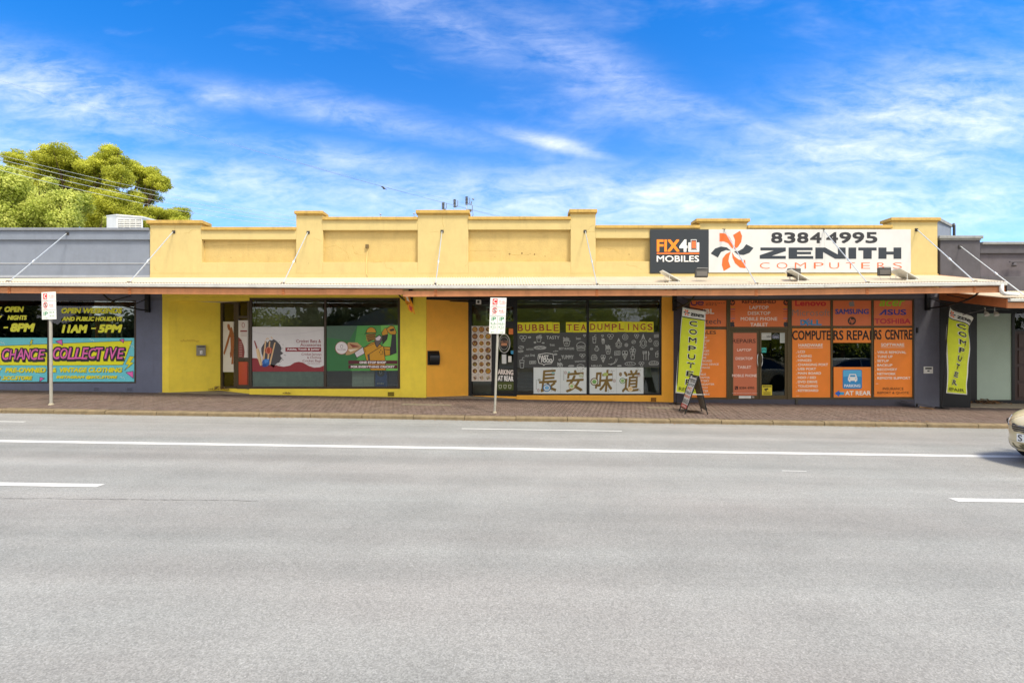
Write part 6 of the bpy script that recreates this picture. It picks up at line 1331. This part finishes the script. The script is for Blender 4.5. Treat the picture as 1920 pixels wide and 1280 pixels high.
# ------------------------------------------------------------------ fallen leaves
rr = random.Random(21); lm_ = MB()
def leaf(x, y, z, s):
    a = rr.uniform(0, 6.28); ca, sa = math.cos(a) * s, math.sin(a) * s; t_ = rr.uniform(-.5, .5) * s; i = len(lm_.v)
    lm_.v += [(x - ca, y - sa, z + .004), (x + sa * .4, y - ca * .4, z + .006 + abs(t_) * .5), (x + ca, y + sa, z + .004 + abs(t_)), (x - sa * .4, y + ca * .4, z + .006 + abs(t_) * .4)]; lm_.f.append((i, i+1, i+2, i+3))
for i in range(420):
    x = rr.uniform(-12, 12.5); y = 11.19 - abs(rr.gauss(0, .05)); leaf(x, y, road_z(x) + .002, rr.uniform(.012, .03))
for cx, n_, w_ in ((-.4, 60, .5), (4.0, 90, .6), (8.2, 40, .4), (-5.6, 30, .4), (9.3, 80, .35)):
    for i in range(n_): x = cx + rr.gauss(0, w_); y = 11.17 - abs(rr.gauss(0, .05)) if cx < 9 else 11.42 + abs(rr.gauss(0, .05)); leaf(x, y, (road_z(x) if y < 11.2 else pave_z(x, y)) + .004, rr.uniform(.015, .035))
for i in range(70): x = rr.uniform(-12, 12.5); y = rr.uniform(11.4, 14.4); leaf(x, y, pave_z(x, y) + .003, rr.uniform(.015, .03))
stuff(lm_.build('fallen_leaves', leaf_mat('dry_leaves', (.20, .10, .04), (.42, .26, .12), .1), None, fix=False), 'scattered dry brown leaves lying along the kerb and pavement', 'leaves')
def pile(lab, cx, cy, n_, w_, h_, s=.06):
    global lm_; lm_ = MB()
    for i in range(n_):
        x = cx + rr.gauss(0, w_); y = cy + rr.gauss(0, w_ * .35); leaf(x, y, pave_z(cx, cy) + .03 + max(0, h_ * (1 - abs(x - cx) / (2 * w_))) * rr.random(), s * rr.uniform(.6, 1.3))
        for j in range(len(lm_.v) - 4, len(lm_.v)): v_ = lm_.v[j]; lm_.v[j] = (v_[0], v_[1], v_[2] + rr.uniform(0, .04))
    stuff(lm_.build('leaf_pile', leaf_mat('dry_leaves_pile', (.20, .10, .04), (.44, .28, .14), .1), None, fix=False), lab, 'leaves')
pile('pile of dry brown leaves in the yellow recess corner by the slanted window', X(410, 15.1) + .05, 14.98, 60, .14, .12, .05)
pile('pile of dry brown leaves at the foot of the frosted glass', X(1842, 15.2), 15.15, 60, .22, .16); pile('second heap of dry leaves under the frosted glass, right of the first', X(1866, 15.2), 15.2, 40, .14, .1)
bl = thing('large_leaf', 'single large pale dried leaf on the pavement by the grey pier', 'leaf', (X(1738, 13.9), 13.9, pave_z(X(1738, 13.9), 13.9)))
x, y = X(1738, 13.7), 13.7; z = pave_z(x, y) + .01
MB().rings([[(x - .14 + .28 * t, y + .07 - .12 * t + s * .05 * math.sin(math.pi * (t * .9 + .05)), z + .05 * (1 - t) + .03 * abs(s)) for s in (-1, 0, 1)] for t in [i / 8 for i in range(9)]], cap=False, closed=False).build('blade', mat('b8966c', .8, .15, 20), bl)
MB().tube([(x + .13, y - .05, z + .02), (x + .18, y - .08, z)], .004, 4).build('stalk', mat('8a6a48', .8), bl)
pile('small dark clump of leaves at the foot of the yellow wall under the cricket poster', X(537, 14.4), 14.42, 26, .06, .03, .03)
# ------------------------------------------------------------------ cars
CB = lambda h: mat(h, .35, .02, 2, metal=.0, coat=.9, k=.95)
from mathutils.bvhtree import BVHTree
def make_car(lab, x0, y0, col, dark):
    """sedan heading towards -x; x0 = nose, y0 = centre line"""
    g = road_z(x0 + 2.2) ; r = thing('sedan_car', lab, 'car', (x0 + 2.2, y0, g)); z0 = g
    # body loft: stations from the nose: x, half width, underside, shoulder height
    st = [(0, .18, .38, .60), (.03, .30, .30, .66), (.08, .42, .26, .715), (.15, .51, .23, .76), (.25, .60, .215, .80), (.38, .70, .21, .84), (.52, .785, .20, .87), (.75, .845, .195, .91), (1.15, .875, .19, .945), (1.6, .88, .19, .96), (2.6, .885, .19, .97), (3.5, .88, .19, .98), (4.1, .86, .20, .98), (4.35, .80, .22, .95), (4.5, .70, .28, .90), (4.55, .55, .34, .80)]
    rings = []
    for a, hw, zb, zt_ in st:
        ring = []
        for k in range(28):
            th = 2 * math.pi * k / 28; c_, s2_ = math.cos(th), math.sin(th); e = .34
            yy = hw * math.copysign(abs(c_) ** e, c_); zz = (zb + zt_) / 2 + (zt_ - zb) / 2 * math.copysign(abs(s2_) ** (e + .08), s2_)
            if zz < .5: yy *= .97
            ring.append((x0 + a + .05 * (abs(yy) / .9) ** 3 * (1 if a < 1 else 0) , y0 + yy, z0 + zz))
        rings.append(ring)
    body = MB().rings(rings); o = body.build('body', CB(col), r, smooth=True); bv = BVHTree.FromPolygons([Vector(v) for v in body.v], body.f)
    def nose(yy, zz, off=.006):
        h = bv.ray_cast(Vector((x0 - 2, y0 + yy, z0 + zz)), Vector((1, 0, 0)))[0]
        return Vector(((h.x if h else x0 + .9) - off, y0 + yy, z0 + zz))
    def patch(outline, name, mt, off=.006, th=.03, n_=0):
        """panel let into the nose, following its curve; outline in (across, up)"""
        cy_, cz_ = sum(q[0] for q in outline) / len(outline), sum(q[1] for q in outline) / len(outline)
        q = []
        for (a, b), (c, d) in zip(outline, outline[1:] + outline[:1]):
            q += [(a + (c - a) * i / 3, b + (d - b) * i / 3) for i in range(3)]
        m = MB(); N_ = len(q)
        for rr_i, f_ in enumerate((1.0, .66, .33)):
            for a, b in q: m.v.append(tuple(nose(cy_ + (a - cy_) * f_, cz_ + (b - cz_) * f_, off)))
        m.v.append(tuple(nose(cy_, cz_, off))); 
        for k in (0, 1):
            for i in range(N_): j = (i + 1) % N_; m.f.append((k*N_ + i, k*N_ + j, (k+1)*N_ + j, (k+1)*N_ + i))
        for i in range(N_): m.f.append((2*N_ + i, 2*N_ + (i+1) % N_, 3*N_))
        i0 = len(m.v); m.v += [(x + th, y, z) for x, y, z in m.v[:N_]]
        for i in range(N_): j = (i + 1) % N_; m.f.append((i, j, i0 + j, i0 + i))
        return m.build(name, mt, r, smooth=False)
    # cabin
    cs = [(1.05, .74, .93), (1.75, .66, 1.32), (2.2, .62, 1.43), (3.0, .61, 1.44), (3.55, .62, 1.34), (4.05, .72, .98)]
    rings = [[(x0 + a, y0 - .80, z0 + .90), (x0 + a, y0 - h, z0 + zt_ - .06), (x0 + a, y0 - h + .12, z0 + zt_), (x0 + a, y0 + h - .12, z0 + zt_), (x0 + a, y0 + h, z0 + zt_ - .06), (x0 + a, y0 + .80, z0 + .90)] for a, h, zt_ in cs]
    MB().rings(rings).build('cabin_glass', mat('14181c', .06, 0, spec=.8), r, smooth=False)
    rf_ = MB().rings([[(x0 + a, y0 - h + .02, z0 + zt_ - .02), (x0 + a, y0 - h + .14, z0 + zt_ + .012), (x0 + a, y0 + h - .14, z0 + zt_ + .012), (x0 + a, y0 + h - .02, z0 + zt_ - .02)] for a, h, zt_ in cs[1:5]]).build('roof', CB(col), r, smooth=True)
    for sgn in (-1, 1):
        m = MB()
        m.tube([(x0 + 1.0, y0 + sgn * .79, z0 + .93), (x0 + 1.75, y0 + sgn * .67, z0 + 1.30), (x0 + 2.2, y0 + sgn * .62, z0 + 1.41), (x0 + 3.0, y0 + sgn * .61, z0 + 1.42), (x0 + 3.55, y0 + sgn * .62, z0 + 1.32), (x0 + 4.05, y0 + sgn * .75, z0 + .96)], .035, 6)
        m.tube([(x0 + 2.55, y0 + sgn * .80, z0 + .93), (x0 + 2.6, y0 + sgn * .63, z0 + 1.40)], .035, 6); m.build('window_pillars', CB(col), r)
        mm = MB().tube([(x0 + 1.42, y0 + sgn * .82, z0 + 1.0), (x0 + 1.42, y0 + sgn * .96, z0 + 1.03), (x0 + 1.44, y0 + sgn * 1.03, z0 + 1.04)], [.05, .085, .05], 8).build('wing_mirror', CB(col), r, smooth=True)
        # lights wrap round the front corner
        hl = patch([(sgn * a, b) for a, b in ((.44, .62), (.60, .60), (.74, .635), (.79, .72), (.72, .765), (.55, .725))], 'headlight', mat('d6d6d4', .12, 0, coat=1, spec=.8), .008)
        c_ = nose(sgn * .61, .665, .012); MB().disc(c_ + Vector((.012, 0, 0)), (-1, sgn * .3, 0), .04, .016, 12).build('lamp_reflector', mat('5a5a5e', .15, 0, metal=.6), hl)
        patch([(sgn * a, b) for a, b in ((.60, .30), (.72, .33), (.74, .41), (.66, .43), (.61, .38))], 'fog_light_recess', mat('34343c', .3), .004)
        MB().slab([(x0 + 4.50, y0 + sgn * .45, z0 + .66), (x0 + 4.44, y0 + sgn * .76, z0 + .66), (x0 + 4.42, y0 + sgn * .76, z0 + .84), (x0 + 4.48, y0 + sgn * .45, z0 + .84)], (.06, 0, 0)).build('tail_light', mat('a01c20', .2), r)
        for a in (1.0, 3.6):
            c_ = Vector((x0 + a, y0 + sgn * .80, z0 + .315)); w_ = MB()
            pr_ = [(.20, -.10), (.29, -.105), (.312, -.08), (.315, 0), (.312, .06), (.29, .085), (.20, .08)]
            w_.rings([[tuple(c_ + Vector((rad * math.cos(t), sgn * off, rad * math.sin(t)))) for rad, off in pr_] for t in [2 * math.pi * i / 28 for i in range(29)]], cap=False)
            ty = w_.build('wheel', mat('18181a', .85, .05, 20), r, smooth=True)
            sp_ = MB().disc(c_ + Vector((0, sgn * .02, 0)), (0, sgn, 0), .205, .03, 24)
            for i in range(5):
                t = 2 * math.pi * i / 5; d = Vector((math.cos(t), 0, math.sin(t))); e = Vector((-math.sin(t), 0, math.cos(t))) * .03
                sp_.slab([c_ + Vector((0, sgn * .055, 0)) + d * .03 - e, c_ + Vector((0, sgn * .055, 0)) + d * .2 - e, c_ + Vector((0, sgn * .055, 0)) + d * .2 + e, c_ + Vector((0, sgn * .055, 0)) + d * .03 + e], (0, sgn * .02, 0))
            sp_.build('rim', mat('a8aab0', .3, 0, metal=.8), ty)
            ah = MB().disc(Vector((x0 + a, y0 + sgn * .80, z0 + .33)), (0, sgn, 0), .36, .10, 28); ah.build('wheel_arch', mat('101012', .9), r)
    patch([(-.34, .60), (-.28, .545), (.28, .545), (.34, .60), (.34, .665), (-.34, .665)], 'grille', mat('3a3a3c', .4))
    for k in range(3): MB().tube([nose(yy, .575 + .03 * k, .014) for yy in (-.31, -.2, -.1, 0, .1, .2, .31)], .007, 5).build('grille_bar', mat('b8bab8', .2, 0, metal=.9), r)
    patch([(-.50, .37), (-.42, .27), (.42, .27), (.50, .37)], 'lower_intake', mat('6a6448' if not dark else '222224', .5))
    MB().tube([nose(yy, .245, .004) for yy in (-.62, -.5, -.3, 0, .3, .5, .62)], .014, 6).build('splitter_lip', CB(col), r)
    MB().box(x0 - .035, x0 - .025, y0 - .186, y0 + .186, z0 + .40, z0 + .525).build('number_plate', mat('e8eaea', .4, .02), r)
    if not dark:
        P = Print(r, lambda a, b, l: Vector((x0 - .036 - .0015 * l, y0 + a, z0 + b))); P.text('S', .165, .51, .105, .415, '3a4048', 1, bold=.01); P.build()
    seam = mat('6a6250', .6, 0)
    MB().tube([nose(yy, .625 + .02 * abs(yy), .001) for yy in [(-.78 + .06 * i) for i in range(27)]], .0035, 4).build('bumper_seam', seam, r)
    for sgn in (-1, 1): MB().tube([nose(sgn * (.44 - .03 * i), .68 + .035 * i, .001) for i in range(5)], .0035, 4).build('bonnet_seam', seam, r)
    MB().tube([nose(yy, .39, .004) for yy in [(-.72 + .06 * i) for i in range(25)]], .009, 5).build('bumper_trim', CB(col), r)
    MB().disc(nose(0, .72, .012), (1, 0, 0), .045, .01, 16).build('badge', mat('c8cacc', .15, 0, metal=.9), r)
    return r
make_car('champagne beige sedan entering from the right edge of the road', 7.99, 7.38, 'd6c9a2', False)
make_car('silver grey sedan on the road, mirrored in the right glass shop door', 13.3, 6.6, '8a8d92', True)
# ------------------------------------------------------------------ across the street (mirrored in the glass)
hs_ = thing('gabled_house', 'pale gabled house across the street mirrored in the shop windows', 'house', (-11, -14, 0))
MB().box(-16, -4.5, -20, -14, -.3, 3.0).build('wall', mat('c8c0b0', .8, .06, 2), hs_)
MB().slab([(-16.6, -13.6, 2.9), (-3.9, -13.6, 2.9), (-10.2, -13.6, 5.6)], (0, -7, 0)).build('roof', mat('a8a090', .8, .1, 2), hs_)
for x in (-14, -8): MB().box(x, x + 1.6, -13.99, -13.9, 1, 2.2).build('window', mat('20262a', .1), hs_)
hs2 = thing('white_marquee', 'cream peaked marquee across the street mirrored in the cricket window', 'marquee', (-9, -6, 0))
MB().rings([[(-12.2, -7, 1.9), (-6.2, -7, 1.9), (-6.2, -5, 1.9), (-12.2, -5, 1.9)], [(-9.0, -6.1, 3.3), (-8.8, -6.1, 3.3), (-8.8, -5.9, 3.3), (-9.0, -5.9, 3.3)]]).build('canopy', mat('d8d0c0', .7), hs2)
for x in (-12.1, -6.3):
    for y in (-6.9, -5.1): MB().tube([(x, y, -.2), (x, y, 2.3)], .05, 6).build('leg', zinc, hs2)
def bush(lab, cx, cy, w_, h_, zc, seed, n_=5200):
    rr = random.Random(seed); r = thing('street_tree', lab, 'tree', (cx, cy, 0)); m = MB()
    cl = [(rr.uniform(-w_, w_) * .7, rr.uniform(-1.2, 1.2), rr.uniform(-h_, h_) * .7) for _ in range(16)]
    for i in range(n_):
        a, b, c_ = cl[rr.randrange(16)]; p = Vector((cx + a + rr.gauss(0, w_ * .2), cy + b + rr.gauss(0, .5), zc + c_ + rr.gauss(0, h_ * .2)))
        d = Vector((rr.gauss(0, 1), rr.gauss(0, 1), rr.gauss(0, 1))).normalized() * .16; e = d.cross(Vector((rr.random(), .4, .3))).normalized() * .09
        i_ = len(m.v); m.v += [tuple(p), tuple(p + d * .5 + e), tuple(p + d), tuple(p + d * .5 - e)]; m.f.append((i_, i_+1, i_+2, i_+3))
    m.build('crown', LM1, r, fix=False); MB().tube([(cx, cy, -.3), (cx, cy, zc)], [.2, .1], 8).build('trunk', BARK, r)
for k, (cx, cy, w_, h_, zc) in enumerate([(-7, -9, 3, 2.4, 3.6), (-1, -11, 4, 2.6, 3.8), (6, -10, 3.5, 2.4, 3.6), (13, -9, 3.5, 2.6, 3.4), (20, -8, 3, 2, 3), (-21, -8, 5, 2.2, 3.2), (27, -10, 4, 3, 4)]):
    bush(['rounded street tree beside the gabled house across the street', 'broad street tree straight across from the dumpling shop', 'street tree across from the orange panels', 'dark street tree across from the glass doors', 'low tree across from the grey pier', 'tall tree beyond the marquee', 'tall tree far along to the right'][k], cx, cy, w_, h_, zc, 40 + k)

rr = random.Random(77); m = MB()
for i in range(42000):
    x = rr.uniform(-62, 62); top = 5.4 + 1.6 * math.sin(x * .31) + 1.1 * math.sin(x * .83 + 1) + .5 * math.sin(x * 2.3); p = Vector((x, -22 + rr.gauss(0, .8), rr.uniform(-.05, 1) * top))
    d = Vector((rr.gauss(0, 1), rr.gauss(0, 1), rr.gauss(0, 1))).normalized() * .42; e = d.cross(Vector((rr.random(), .4, .3))).normalized() * .26
    i_ = len(m.v); m.v += [tuple(p), tuple(p + d * .5 + e), tuple(p + d), tuple(p + d * .5 - e)]; m.f.append((i_, i_+1, i_+2, i_+3))
stuff(m.build('tree_belt', leaf_mat('belt_leaves', (.08, .10, .04), (.20, .24, .09), .5), None, fix=False), 'distant belt of dark trees across the street mirrored in the glass', 'trees')
